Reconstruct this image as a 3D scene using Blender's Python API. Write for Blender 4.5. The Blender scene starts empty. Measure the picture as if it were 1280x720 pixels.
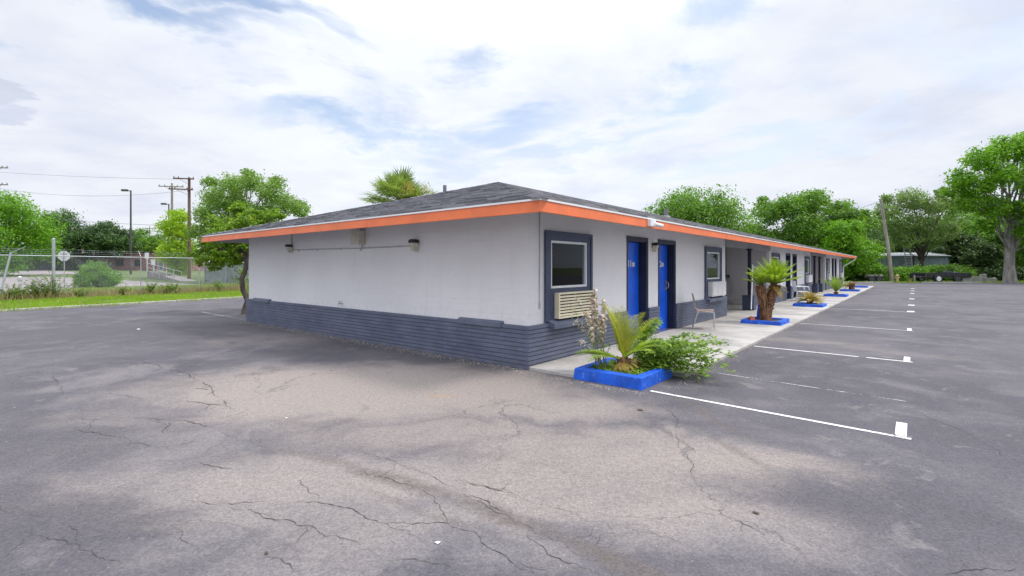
import bpy, math, random
import numpy as np
from mathutils import Vector, Matrix

random.seed(7)
RNG = np.random.default_rng(7)
R = math.radians
C = bpy.context.scene.collection
SC = bpy.context.scene

# ------------------------------------------------------------------ camera, sky, sun, exposure
F, CX, HY, EYE = 606.0, 640.0, 334.0, 1.55       # focal length and horizon in photo pixels, eye height in metres
cam_d = bpy.data.cameras.new('camera')
cam = bpy.data.objects.new('camera', cam_d)
C.objects.link(cam)
cam.location = (0, 0, EYE)
cam.rotation_euler = (R(90), 0, 0)
cam_d.sensor_width = 36.0
cam_d.lens = F / 1280 * 36.0
cam_d.shift_y = -(360.0 - HY) / 1280.0
cam_d.clip_start = 0.05
cam_d.clip_end = 3000
SC.camera = cam
SC.view_settings.view_transform = 'Standard'
SC.view_settings.look = 'None'
SC.view_settings.gamma = 1.0
SC.view_settings.exposure = 0.52
SC.render.engine = 'CYCLES'
SC.cycles.use_denoising = True
SC.cycles.max_bounces = 6
SC.cycles.transparent_max_bounces = 12
SC.cycles.sample_clamp_indirect = 6.0

SUN_EL, SUN_AZ = R(56), R(88)                     # azimuth: clockwise from +Y (the view direction)
sd = bpy.data.lights.new('sun', 'SUN')
sun = bpy.data.objects.new('sun', sd)
C.objects.link(sun)
sd.energy = 1.5
sd.angle = R(11)
sd.color = (1.0, 0.94, 0.86)
sdir = Vector((math.sin(SUN_AZ) * math.cos(SUN_EL), math.cos(SUN_AZ) * math.cos(SUN_EL), math.sin(SUN_EL)))
sun.rotation_euler = sdir.to_track_quat('Z', 'Y').to_euler()


def nd(nt, typ, ins=None, **props):
    n = nt.nodes.new(typ)
    for k, v in props.items():
        setattr(n, k, v)
    for k, v in (ins or {}).items():
        s = n.inputs[k]
        if hasattr(v, 'is_output'):
            nt.links.new(v, s)
        else:
            s.default_value = v
    return n


def mth(nt, op, a, b=None, c=None, clamp=False):
    ins = {0: a}
    if b is not None: ins[1] = b
    if c is not None: ins[2] = c
    return nd(nt, 'ShaderNodeMath', ins, operation=op, use_clamp=clamp).outputs[0]


def vmth(nt, op, a, b=None):
    ins = {0: a}
    if b is not None: ins[1] = b
    n = nd(nt, 'ShaderNodeVectorMath', ins, operation=op)
    return n.outputs['Value'] if op in ('LENGTH', 'DISTANCE', 'DOT_PRODUCT') else n.outputs[0]


def noise(nt, vec, scale, detail=4.0, rough=0.55, dist=0.0, col=False):
    n = nd(nt, 'ShaderNodeTexNoise', {'Vector': vec, 'Scale': scale, 'Detail': detail, 'Roughness': rough, 'Distortion': dist})
    return n.outputs['Color'] if col else n.outputs['Fac']


def ramp(nt, fac, lo, hi, a=0.0, b=1.0):
    return nd(nt, 'ShaderNodeMapRange', {0: fac, 1: lo, 2: hi, 3: a, 4: b}, interpolation_type='SMOOTHSTEP').outputs[0]


def mixc(nt, fac, a, b, blend='MIX'):
    n = nt.nodes.new('ShaderNodeMix')
    n.data_type = 'RGBA'
    n.blend_type = blend
    for s, v in ((n.inputs[0], fac), (n.inputs[6], a), (n.inputs[7], b)):
        if hasattr(v, 'is_output'): nt.links.new(v, s)
        else: s.default_value = v if not (isinstance(v, tuple) and len(v) == 3) else (*v, 1)
    return n.outputs[2]


def c4(c): return (*c, 1.0) if len(c) == 3 else c


def pdir(px, py):
    return Vector(((px - CX) / F, 1.0, (HY - py) / F)).normalized()


world = bpy.data.worlds.new('World')
SC.world = world
world.use_nodes = True
nt = world.node_tree
nt.nodes.clear()
sky = nd(nt, 'ShaderNodeTexSky', sky_type='NISHITA', sun_disc=False)
sky.sun_elevation = SUN_EL
sky.sun_rotation = SUN_AZ
sky.air_density = 1.0
sky.dust_density = 2.0
tc = nd(nt, 'ShaderNodeTexCoord').outputs['Generated']
sep = nd(nt, 'ShaderNodeSeparateXYZ', {0: tc})
zc = mth(nt, 'MAXIMUM', sep.outputs[2], 0.0)
den = mth(nt, 'ADD', zc, 0.16)
pl = nd(nt, 'ShaderNodeCombineXYZ', {0: mth(nt, 'DIVIDE', sep.outputs[0], den), 1: mth(nt, 'DIVIDE', sep.outputs[1], den), 2: 0.37}).outputs[0]
wob = vmth(nt, 'SCALE', vmth(nt, 'SUBTRACT', noise(nt, pl, 1.3, 6, 0.6, 0.4, col=True), (0.5, 0.5, 0.5)))
wob.node.inputs['Scale'].default_value = 0.42
wdir = vmth(nt, 'ADD', tc, wob)
GAPS = [  # blue openings in the cloud: direction, angular half width, half height, depth
    (pdir(455, 150), 0.16, 0.035, 0.72), (pdir(600, 128), 0.15, 0.030, 0.62), (pdir(850, 126), 0.10, 0.028, 0.62),
    (pdir(770, 175), 0.12, 0.02, 0.42), (pdir(80, -2), 0.24, 0.030, 0.95), (pdir(310, 12), 0.13, 0.022, 0.8),
    (pdir(910, 6), 0.08, 0.035, 0.62), (pdir(1000, 190), 0.12, 0.02, 0.4), (pdir(930, 210), 0.2, 0.02, 0.35),
    (pdir(690, 190), 0.2, 0.022, 0.4), (pdir(1230, 60), 0.14, 0.04, 0.3), (pdir(560, 205), 0.16, 0.025, 0.3)]
gap = 0.0
for d, w, h, dep in GAPS:
    v = nd(nt, 'ShaderNodeVectorMath', {0: vmth(nt, 'SUBTRACT', wdir, tuple(d)), 1: (1 / w, 1 / w, 1 / h)}, operation='MULTIPLY').outputs[0]
    g = ramp(nt, vmth(nt, 'LENGTH', v), 0.05, 1.75, dep * 1.0, 0.0)
    gap = mth(nt, 'MAXIMUM', gap, g)
n_big = noise(nt, pl, 0.75, 7, 0.58, 0.3)
cover = mth(nt, 'SUBTRACT', ramp(nt, n_big, 0.10, 0.38), gap, clamp=True)
cover = mth(nt, 'MAXIMUM', cover, 0.18)
# cloud brightness: whiter overhead than at the horizon, soft grey undersides
n_sh = noise(nt, pl, 1.1, 6, 0.6, 0.2)
n_sh2 = noise(nt, vmth(nt, 'ADD', pl, (4.2, 1.7, 0.0)), 3.0, 6, 0.6)
shade = mth(nt, 'ADD', ramp(nt, n_sh, 0.32, 0.62, 0.925, 1.02), ramp(nt, n_sh2, 0.3, 0.7, -0.02, 0.035))
puff = nd(nt, 'ShaderNodeVectorMath', {0: vmth(nt, 'SUBTRACT', wdir, tuple(pdir(8, 108))), 1: (1 / 0.05, 1 / 0.05, 1 / 0.026)}, operation='MULTIPLY').outputs[0]
shade = mth(nt, 'SUBTRACT', shade, ramp(nt, vmth(nt, 'LENGTH', puff), 0.6, 1.15, 0.12, 0.0))
lift = ramp(nt, sep.outputs[2], 0.40, 0.95, 0.0, 1.0)  # extra cloud brightness above the view, added to light the walls
glow = vmth(nt, 'DOT_PRODUCT', tc, tuple(pdir(600, -60)))
low = mth(nt, 'ADD', 0.64, ramp(nt, glow, 0.78, 1.0, 0.0, 0.10))
lum = mth(nt, 'MULTIPLY', shade, mth(nt, 'ADD', mth(nt, 'MULTIPLY', lift, 1.35), low))
tint = mixc(nt, ramp(nt, shade, 0.90, 1.03), (0.86, 0.92, 1.08), (0.93, 0.97, 1.05))
bg1 = nd(nt, 'ShaderNodeBackground', {0: sky.outputs[0], 1: 0.15})
bg2 = nd(nt, 'ShaderNodeBackground', {0: tint, 1: lum})
out = nd(nt, 'ShaderNodeOutputWorld')
mx = nd(nt, 'ShaderNodeMixShader', {0: cover, 1: bg1.outputs[0], 2: bg2.outputs[0]})
nt.links.new(mx.outputs[0], out.inputs[0])

# ------------------------------------------------------------------ building frame: x along the long facade, y into the building
ORG = Vector((0.241, 7.37, 0.0))
ANG = math.atan2(606.0, 503.0)
U = Vector((math.cos(ANG), math.sin(ANG), 0))
V = Vector((-math.sin(ANG), math.cos(ANG), 0))


def B(t, n, z=0.0):
    """building coordinates (t along the facade, n outwards from it) to world"""
    return ORG + U * t - V * n + Vector((0, 0, z))


def G(px, py, z=0.0):
    """ground point seen at a photo pixel"""
    d = F * (EYE - z) / (py - HY)
    return Vector(((px - CX) / F * d, d, z))


def P(px, D, py=None, z=None):
    """point at a depth along the ray through a photo pixel"""
    return Vector(((px - CX) / F * D, D, EYE + (HY - py) / F * D if py is not None else z))


# terrain left of the fence climbs gently
FP0 = Vector((-23.5, 22.4, 0))
FU = Vector((0.495, 0.869, 0)).normalized()
FQ = Vector((-FU.y, FU.x, 0))


def gz(x, y):
    q = (Vector((x, y, 0)) - FP0).dot(FQ)
    return min(1.0, max(0.0, (q - 4) / 86.0))


# ------------------------------------------------------------------ tags and mesh helpers
def tag(o, label=None, cat=None, group=None, kind=None):
    if label: o['label'] = label
    if cat: o['category'] = cat
    if group: o['group'] = group
    if kind: o['kind'] = kind
    return o


def thing(name, label, cat, loc=(0, 0, 0), rz=0.0, group=None):
    o = bpy.data.objects.new(name, None)
    C.objects.link(o)
    o.location = loc
    o.rotation_euler = (0, 0, rz)
    o.empty_display_size = 0.2
    return tag(o, label, cat, group)


class MB:
    def __init__(s):
        s.v, s.f, s.m = [], [], []

    def add(s, vs, fs, mi=0):
        b = len(s.v)
        s.v += [tuple(v) for v in vs]
        s.f += [tuple(i + b for i in f) for f in fs]
        s.m += [mi] * len(fs)
        return s

    def box(s, x0, x1, y0, y1, z0, z1, mi=0):
        vs = [(x, y, z) for z in (z0, z1) for y in (y0, y1) for x in (x0, x1)]
        return s.add(vs, [(0, 2, 3, 1), (4, 5, 7, 6), (0, 1, 5, 4), (2, 6, 7, 3), (0, 4, 6, 2), (1, 3, 7, 5)], mi)

    def obox(s, c, size, M=None, mi=0):
        M = M or Matrix.Identity(3)
        vs = [Vector(c) + M @ Vector((a * size[0] / 2, b * size[1] / 2, d * size[2] / 2)) for d in (-1, 1) for b in (-1, 1) for a in (-1, 1)]
        return s.add(vs, [(0, 2, 3, 1), (4, 5, 7, 6), (0, 1, 5, 4), (2, 6, 7, 3), (0, 4, 6, 2), (1, 3, 7, 5)], mi)

    def tube(s, pts, rad, n=8, cap=True, mi=0):
        pts = [Vector(p) for p in pts]
        rads = rad if isinstance(rad, (list, tuple)) else [rad] * len(pts)
        vs, fs = [], []
        ref = None
        for i, p in enumerate(pts):
            d = (pts[min(i + 1, len(pts) - 1)] - pts[max(i - 1, 0)])
            d = d.normalized() if d.length > 1e-9 else Vector((0, 0, 1))
            if ref is None:
                ref = d.orthogonal().normalized()
            ref = (ref - d * ref.dot(d))
            ref = ref.normalized() if ref.length > 1e-6 else d.orthogonal().normalized()
            w = d.cross(ref)
            for k in range(n):
                a = 2 * math.pi * k / n
                vs.append(p + (ref * math.cos(a) + w * math.sin(a)) * rads[i])
        for i in range(len(pts) - 1):
            for k in range(n):
                k2 = (k + 1) % n
                fs.append((i * n + k, i * n + k2, (i + 1) * n + k2, (i + 1) * n + k))
        if cap:
            fs.append(tuple(range(n))[::-1])
            fs.append(tuple((len(pts) - 1) * n + k for k in range(n)))
        return s.add(vs, fs, mi)

    def lathe(s, prof, n=16, c=(0, 0, 0), mi=0):
        vs = [(c[0] + r * math.cos(2 * math.pi * k / n), c[1] + r * math.sin(2 * math.pi * k / n), c[2] + z) for r, z in prof for k in range(n)]
        fs = [(i * n + k, i * n + (k + 1) % n, (i + 1) * n + (k + 1) % n, (i + 1) * n + k) for i in range(len(prof) - 1) for k in range(n)]
        fs.append(tuple(range(n))[::-1])
        fs.append(tuple((len(prof) - 1) * n + k for k in range(n)))
        return s.add(vs, fs, mi)

    def build(s, name, mats, parent=None, loc=None, rz=None, smooth=False, bevel=0.0):
        me = bpy.data.meshes.new(name)
        me.from_pydata(s.v, [], s.f)
        mats = mats if isinstance(mats, (list, tuple)) else [mats]
        for m in mats: me.materials.append(m)
        if len(mats) > 1:
            me.polygons.foreach_set('material_index', s.m)
        me.update()
        if smooth:
            me.polygons.foreach_set('use_smooth', [True] * len(me.polygons))
            me.set_sharp_from_angle(angle=R(38))
        o = bpy.data.objects.new(name, me)
        C.objects.link(o)
        if parent: o.parent = parent
        if loc is not None: o.location = loc
        if rz is not None: o.rotation_euler = (0, 0, rz)
        if bevel:
            b = o.modifiers.new('bevel', 'BEVEL')
            b.width = bevel
            b.segments = 2
            b.limit_method = 'ANGLE'
        return o


def leaf_obj(name, pos, nrm, size, mat, parent=None, aspect=0.5, along=None, loc=None, smooth=False):
    """many separate kite-shaped leaves as one mesh; pos, nrm: Nx3"""
    N = len(pos)
    pos = np.asarray(pos, float)
    nrm = np.asarray(nrm, float)
    nrm /= np.linalg.norm(nrm, axis=1, keepdims=True) + 1e-9
    a = RNG.normal(size=(N, 3)) if along is None else np.asarray(along, float)
    a = a - nrm * np.sum(a * nrm, axis=1, keepdims=True)
    a /= np.linalg.norm(a, axis=1, keepdims=True) + 1e-9
    b = np.cross(nrm, a)
    sz = np.broadcast_to(np.asarray(size, float), (N,))[:, None]
    asp = aspect
    vs = np.empty((N, 4, 3))
    vs[:, 0] = pos - a * sz * 0.5
    vs[:, 1] = pos + b * sz * asp * 0.5 - a * sz * 0.06
    vs[:, 2] = pos + a * sz * 0.5 - nrm * sz * 0.10
    vs[:, 3] = pos - b * sz * asp * 0.5 - a * sz * 0.06
    me = bpy.data.meshes.new(name)
    me.vertices.add(N * 4)
    me.vertices.foreach_set('co', vs.reshape(-1))
    me.loops.add(N * 4)
    me.loops.foreach_set('vertex_index', np.arange(N * 4, dtype=np.int32))
    me.polygons.add(N)
    me.polygons.foreach_set('loop_start', np.arange(0, N * 4, 4, dtype=np.int32))
    me.polygons.foreach_set('loop_total', np.full(N, 4, dtype=np.int32))
    me.materials.append(mat)
    me.update(calc_edges=True)
    o = bpy.data.objects.new(name, me)
    C.objects.link(o)
    if parent: o.parent = parent
    if loc is not None: o.location = loc
    return o


# ------------------------------------------------------------------ materials
def new_mat(name):
    m = bpy.data.materials.new(name)
    m.use_nodes = True
    nt = m.node_tree
    nt.nodes.clear()
    out = nd(nt, 'ShaderNodeOutputMaterial')
    bs = nd(nt, 'ShaderNodeBsdfPrincipled')
    nt.links.new(bs.outputs[0], out.inputs[0])
    return m, nt, bs, out


def obj_co(nt): return nd(nt, 'ShaderNodeTexCoord').outputs['Object']


def mat(name, col, rough=0.6, var=0.12, scale=3.0, bump=0.0, bscale=60.0, metal=0.0, dirt=None, spec=0.5):
    """painted or plain surface with blotchy wear"""
    m, nt, bs, out = new_mat(name)
    co = obj_co(nt)
    n1 = noise(nt, co, scale, 6, 0.6)
    lo = tuple(c * (1 - var) for c in col)
    hi = tuple(min(1, c * (1 + var)) for c in col)
    cc = mixc(nt, ramp(nt, n1, 0.3, 0.7), lo, hi)
    if dirt:
        n2 = noise(nt, co, scale * 2.7, 8, 0.65)
        cc = mixc(nt, ramp(nt, n2, 0.56, 0.72, 0.0, dirt[1]), cc, dirt[0])
    nt.links.new(cc, bs.inputs['Base Color'])
    bs.inputs['Roughness'].default_value = rough
    bs.inputs['Metallic'].default_value = metal
    bs.inputs['Specular IOR Level'].default_value = spec
    if bump:
        b = nd(nt, 'ShaderNodeBump', {'Strength': bump, 'Distance': 0.01, 'Height': noise(nt, co, bscale, 5, 0.6)})
        nt.links.new(b.outputs[0], bs.inputs['Normal'])
    return m


def leaf_mat(name, dark, light, trans=0.35, yellow=None, yfrac=0.0, nscale=0.8):
    m, nt, bs, out = new_mat(name)
    rnd = nd(nt, 'ShaderNodeNewGeometry').outputs['Random Per Island']
    n1 = noise(nt, obj_co(nt), nscale, 3, 0.5)
    fac = mth(nt, 'ADD', mth(nt, 'MULTIPLY', rnd, 0.42), mth(nt, 'MULTIPLY', ramp(nt, n1, 0.36, 0.64), 0.58))  # clump noise varies leaf tone and paints light and shade into crowns
    dark = tuple(c * 0.9 for c in dark)
    trans = trans * 0.8
    cc = mixc(nt, fac, dark, light)
    if yellow:
        cc = mixc(nt, ramp(nt, mth(nt, 'FRACT', mth(nt, 'MULTIPLY', rnd, 7.31)), 1 - yfrac - 0.02, 1 - yfrac + 0.02), cc, yellow)
    nt.links.new(cc, bs.inputs['Base Color'])
    bs.inputs['Roughness'].default_value = 0.5
    bs.inputs['Specular IOR Level'].default_value = 0.35
    tcol = mixc(nt, 0.5, cc, (min(1, light[0] * 1.6), min(1, light[1] * 1.7), light[2] * 0.7))
    tr = nd(nt, 'ShaderNodeBsdfTranslucent', {0: tcol})
    mx = nd(nt, 'ShaderNodeMixShader', {0: trans, 1: bs.outputs[0], 2: tr.outputs[0]})
    nt.links.new(mx.outputs[0], out.inputs[0])
    return m


def asphalt_mat():
    m, nt, bs, out = new_mat('asphalt')
    co = obj_co(nt)
    big = noise(nt, co, 0.22, 6, 0.6, 0.6)
    med = noise(nt, co, 1.1, 8, 0.62, 0.4)
    streak = noise(nt, nd(nt, 'ShaderNodeVectorMath', {0: co, 1: (0.5, 2.6, 1)}, operation='MULTIPLY').outputs[0], 0.8, 7, 0.62, 0.6)
    fine = noise(nt, co, 55, 4, 0.7)
    grit = nd(nt, 'ShaderNodeTexVoronoi', {'Vector': co, 'Scale': 75.0})
    base = mixc(nt, ramp(nt, big, 0.40, 0.60), (0.082, 0.076, 0.088), (0.122, 0.112, 0.122))
    base = mixc(nt, ramp(nt, med, 0.46, 0.66, 0, 0.6), base, (0.160, 0.148, 0.155))
    patch = noise(nt, vmth(nt, 'ADD', co, (31.0, 7.0, 0.0)), 0.42, 9, 0.66, 0.9)
    base = mixc(nt, ramp(nt, patch, 0.50, 0.535, 0, 0.45), base, (0.092, 0.087, 0.102))
    base = mixc(nt, ramp(nt, noise(nt, vmth(nt, 'ADD', co, (3.0, 57.0, 0.0)), 2.3, 8, 0.7, 0.6), 0.58, 0.66, 0, 0.45), base, (0.225, 0.208, 0.203))
    wv = vmth(nt, 'SCALE', vmth(nt, 'SUBTRACT', noise(nt, co, 0.9, 6, 0.6, 0.5, col=True), (0.5, 0.5, 0.5)))
    wv.node.inputs['Scale'].default_value = 1.5
    wco = vmth(nt, 'ADD', co, wv)

    def blob(c, rx, ry, ang, amt, soft=0.30):
        mp = nd(nt, 'ShaderNodeMapping', {'Vector': wco, 'Location': tuple(c), 'Rotation': (0, 0, ang), 'Scale': (rx, ry, 1)}, vector_type='TEXTURE')
        return ramp(nt, vmth(nt, 'LENGTH', mp.outputs[0]), soft, 1.0, amt, 0.0)
    grey = None
    for px, py, rx, ry, a, amt in ((360, 600, 2.6, 1.1, 0.0, 0.8), (560, 640, 1.8, 0.8, 0.0, 0.75), (180, 560, 2.2, 1.0, 0.0, 0.7), (850, 640, 1.7, 0.7, 0.0, 0.7), (200, 690, 1.1, 0.4, 0.0, 0.5), (450, 700, 1.4, 0.4, 0.0, 0.6), (180, 470, 2.5, 1.6, 0.0, 0.45)):
        b = blob(G(px, py), rx, ry, a, amt, 0.2)
        grey = b if grey is None else mth(nt, 'MAXIMUM', grey, b)
    base = mixc(nt, mth(nt, 'MULTIPLY', ramp(nt, mth(nt, 'ADD', grey, mth(nt, 'MULTIPLY', mth(nt, 'SUBTRACT', med, 0.5), 1.6)), 0.1, 0.85), 0.85), base, (0.198, 0.180, 0.180))
    dust = None
    for px, py, rx, ry, a, amt in ((450, 485, 4.0, 2.1, 0.0, 1.15), (330, 500, 2.2, 1.2, 0.0, 0.8), (720, 600, 2.2, 0.9, -0.3, 0.7), (430, 590, 2.2, 0.7, 0.0, 0.65), (640, 505, 2.2, 0.9, -0.15, 0.85), (850, 560, 1.7, 0.8, -0.5, 0.8), (760, 570, 2.0, 0.7, -0.2, 0.75), (540, 540, 2.0, 0.7, 0.0, 0.7), (200, 600, 1.7, 0.6, 0.1, 0.45), (180, 520, 1.6, 0.7, 0.0, 0.4), (520, 660, 1.2, 0.4, 0.0, 0.4),
                                  (330, 425, 1.8, 1.5, 0.3, 0.4), (980, 425, 2.6, 0.7, -0.6, 0.45), (1120, 440, 1.7, 0.5, -0.9, 0.35), (300, 640, 1.4, 0.35, 0.0, 0.35), (600, 640, 1.2, 0.2, -0.9, 0.4)):
        b = blob(G(px, py), rx, ry, a, amt)
        dust = b if dust is None else mth(nt, 'MAXIMUM', dust, b)
    grain = mth(nt, 'ADD', mth(nt, 'MULTIPLY', noise(nt, co, 3.2, 9, 0.72, 0.5), 0.6), mth(nt, 'MULTIPLY', streak, 0.4))
    ero = mth(nt, 'MULTIPLY', mth(nt, 'SUBTRACT', grain, 0.5), 1.05)
    dust = mth(nt, 'MULTIPLY', ramp(nt, mth(nt, 'ADD', dust, ero), -0.05, 1.1), 0.95)
    base = mixc(nt, dust, base, (0.285, 0.247, 0.223))
    rust = blob(G(1128 / 2 + 0, 495), 0.22, 0.10, 0.0, 0.5)
    base = mixc(nt, rust, base, (0.36, 0.24, 0.14))
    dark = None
    for px, py, rx, ry, a, amt in ((60, 640, 1.5, 0.7, 0.1, 0.7), (30, 560, 2.2, 1.0, 0.0, 0.65), (60, 420, 7.0, 3.0, 0.6, 0.6), (430, 421, 0.5, 1.2, 0.7, 0.5), (540, 447, 0.35, 1.3, 0.7, 0.5),  # blobs beside the brick end wall paint in its shadow zone
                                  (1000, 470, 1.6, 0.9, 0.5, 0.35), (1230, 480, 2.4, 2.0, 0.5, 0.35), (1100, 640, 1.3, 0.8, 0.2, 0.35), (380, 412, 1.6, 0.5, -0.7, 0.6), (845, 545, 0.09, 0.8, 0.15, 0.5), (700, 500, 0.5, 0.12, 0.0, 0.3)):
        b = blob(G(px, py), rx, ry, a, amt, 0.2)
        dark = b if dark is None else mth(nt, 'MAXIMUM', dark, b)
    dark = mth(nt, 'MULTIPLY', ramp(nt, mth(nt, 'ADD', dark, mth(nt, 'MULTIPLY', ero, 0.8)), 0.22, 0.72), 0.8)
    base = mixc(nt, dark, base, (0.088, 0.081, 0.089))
    # worn wheel track curving towards the viewer, and thinner companions
    wv2 = vmth(nt, 'SCALE', vmth(nt, 'SUBTRACT', noise(nt, co, 2.5, 5, 0.6, 0.3, col=True), (0.5, 0.5, 0.5)))
    wv2.node.inputs['Scale'].default_value = 0.16
    tco = vmth(nt, 'ADD', co, wv2)
    trk = None
    for cx, cy, rx, ry, a, amt in ((-1.55, 3.92, 0.8, 0.09, -0.42, 0.5), (-0.85, 3.52, 0.9, 0.12, -0.53, 0.8), (-0.05, 3.02, 0.8, 0.12, -0.60, 0.85), (0.6, 2.5, 0.7, 0.12, -0.72, 0.9), (-0.6, 3.1, 0.9, 0.05, -0.55, 0.4), (2.05, 5.1, 0.10, 1.1, 0.10, 0.6), (1.9, 4.1, 0.09, 0.6, 0.2, 0.5), (-2.8, 8.9, 3.2, 0.16, -0.69, 0.35)):
        mp = nd(nt, 'ShaderNodeMapping', {'Vector': tco, 'Location': (cx, cy, 0), 'Rotation': (0, 0, a), 'Scale': (rx, ry, 1)}, vector_type='TEXTURE')
        g_ = ramp(nt, vmth(nt, 'LENGTH', mp.outputs[0]), 0.2, 1.1, amt, 0.0)
        trk = g_ if trk is None else mth(nt, 'MAXIMUM', trk, g_)
    trk = mth(nt, 'MULTIPLY', trk, ramp(nt, noise(nt, co, 9, 6, 0.7), 0.3, 0.6, 0.35, 1.0))
    base = mixc(nt, trk, base, (0.118, 0.100, 0.090))
    sp = mth(nt, 'ADD', ramp(nt, mth(nt, 'ADD', mth(nt, 'MULTIPLY', fine, 0.55), mth(nt, 'MULTIPLY', noise(nt, co, 22, 6, 0.78), 0.45)), 0.34, 0.66, 0.70, 1.26), ramp(nt, grit.outputs['Distance'], 0.0, 0.55, 0.10, -0.08))
    base = mixc(nt, 1.0, base, nd(nt, 'ShaderNodeCombineColor', {0: sp, 1: sp, 2: sp}).outputs[0], 'MULTIPLY')
    pit = ramp(nt, noise(nt, vmth(nt, 'ADD', co, (9.0, 4.0, 0.0)), 48, 3, 0.55), 0.66, 0.74, 0, 0.6)
    base = mixc(nt, pit, base, (0.055, 0.050, 0.052))
    oil = ramp(nt, mth(nt, 'ADD', noise(nt, vmth(nt, 'ADD', co, (17.0, 23.0, 0.0)), 0.9, 2, 0.4), mth(nt, 'MULTIPLY', noise(nt, co, 8, 5, 0.7), 0.08)), 0.74, 0.80, 0, 0.55)
    base = mixc(nt, oil, base, (0.060, 0.055, 0.056))
    lightsp = ramp(nt, noise(nt, co, 34, 3, 0.5), 0.70, 0.77, 0, 0.5)
    base = mixc(nt, lightsp, base, (0.40, 0.385, 0.38))
    # hairline cracking
    vor = nd(nt, 'ShaderNodeTexVoronoi', {'Vector': vmth(nt, 'ADD', co, wv), 'Scale': 0.55}, feature='DISTANCE_TO_EDGE')
    hair = mth(nt, 'MULTIPLY', ramp(nt, vor.outputs['Distance'], 0.0, 0.009, 0.6, 0.0), ramp(nt, noise(nt, co, 0.35, 3, 0.5), 0.47, 0.58))
    base = mixc(nt, hair, base, (0.05, 0.048, 0.05))
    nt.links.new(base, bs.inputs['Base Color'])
    bs.inputs['Roughness'].default_value = 0.82
    bs.inputs['Specular IOR Level'].default_value = 0.3
    hgt = mth(nt, 'ADD', mth(nt, 'MULTIPLY', fine, 0.5), grit.outputs['Distance'])
    b = nd(nt, 'ShaderNodeBump', {'Strength': 0.5, 'Distance': 0.006, 'Height': hgt})
    nt.links.new(b.outputs[0], bs.inputs['Normal'])
    return m


def paint_line_mat(name, thr, col=(0.78, 0.77, 0.75)):
    m, nt, bs, out = new_mat(name)
    co = nd(nt, 'ShaderNodeTexCoord').outputs['Object']
    n = mth(nt, 'ADD', mth(nt, 'MULTIPLY', noise(nt, co, 3.0, 5, 0.6), 0.5), mth(nt, 'MULTIPLY', noise(nt, co, 38, 4, 0.7), 0.5))
    nt.links.new(mixc(nt, ramp(nt, noise(nt, co, 9, 4, 0.6), 0.35, 0.7), tuple(c * 0.82 for c in col), col), bs.inputs['Base Color'])
    bs.inputs['Roughness'].default_value = 0.7
    tr = nd(nt, 'ShaderNodeBsdfTransparent')
    mx = nd(nt, 'ShaderNodeMixShader', {0: ramp(nt, n, thr - 0.06, thr + 0.06), 1: tr.outputs[0], 2: bs.outputs[0]})
    nt.links.new(mx.outputs[0], out.inputs[0])
    return m


def brick_mat():
    m, nt, bs, out = new_mat('painted_brick')
    co = obj_co(nt)
    s = nd(nt, 'ShaderNodeSeparateXYZ', {0: co})
    v = nd(nt, 'ShaderNodeCombineXYZ', {0: mth(nt, 'ADD', s.outputs[0], s.outputs[1]), 1: s.outputs[2], 2: 0.0}).outputs[0]
    br = nd(nt, 'ShaderNodeTexBrick', {'Vector': v, 'Color1': (0.9, 0.9, 0.9, 1), 'Color2': (1.12, 1.12, 1.12, 1), 'Mortar': (0.8, 0.8, 0.8, 1), 'Scale': 1.0, 'Mortar Size': 0.005, 'Mortar Smooth': 0.4, 'Brick Width': 0.24, 'Row Height': 0.0665})
    n1 = noise(nt, co, 2.2, 6, 0.6)
    base = mixc(nt, ramp(nt, n1, 0.3, 0.7), (0.096, 0.114, 0.176), (0.132, 0.150, 0.212))
    base = mixc(nt, 1.0, base, br.outputs['Color'], 'MULTIPLY')
    low = ramp(nt, s.outputs[2], 0.0, 0.16, 0.4, 0.0)
    dirt = mth(nt, 'MULTIPLY', low, ramp(nt, noise(nt, co, 9, 6, 0.7), 0.4, 0.65))
    base = mixc(nt, dirt, base, (0.20, 0.18, 0.16))
    chip = ramp(nt, noise(nt, co, 26, 5, 0.7), 0.71, 0.76, 0, 0.5)
    base = mixc(nt, chip, base, (0.30, 0.31, 0.36))
    nt.links.new(base, bs.inputs['Base Color'])
    bs.inputs['Roughness'].default_value = 0.55
    hgt = mth(nt, 'ADD', br.outputs['Fac'], mth(nt, 'MULTIPLY', noise(nt, co, 45, 5, 0.6), -0.5))
    b = nd(nt, 'ShaderNodeBump', {'Strength': 0.7, 'Distance': 0.006, 'Height': mth(nt, 'MULTIPLY', hgt, -1.0)})
    nt.links.new(b.outputs[0], bs.inputs['Normal'])
    return m


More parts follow.
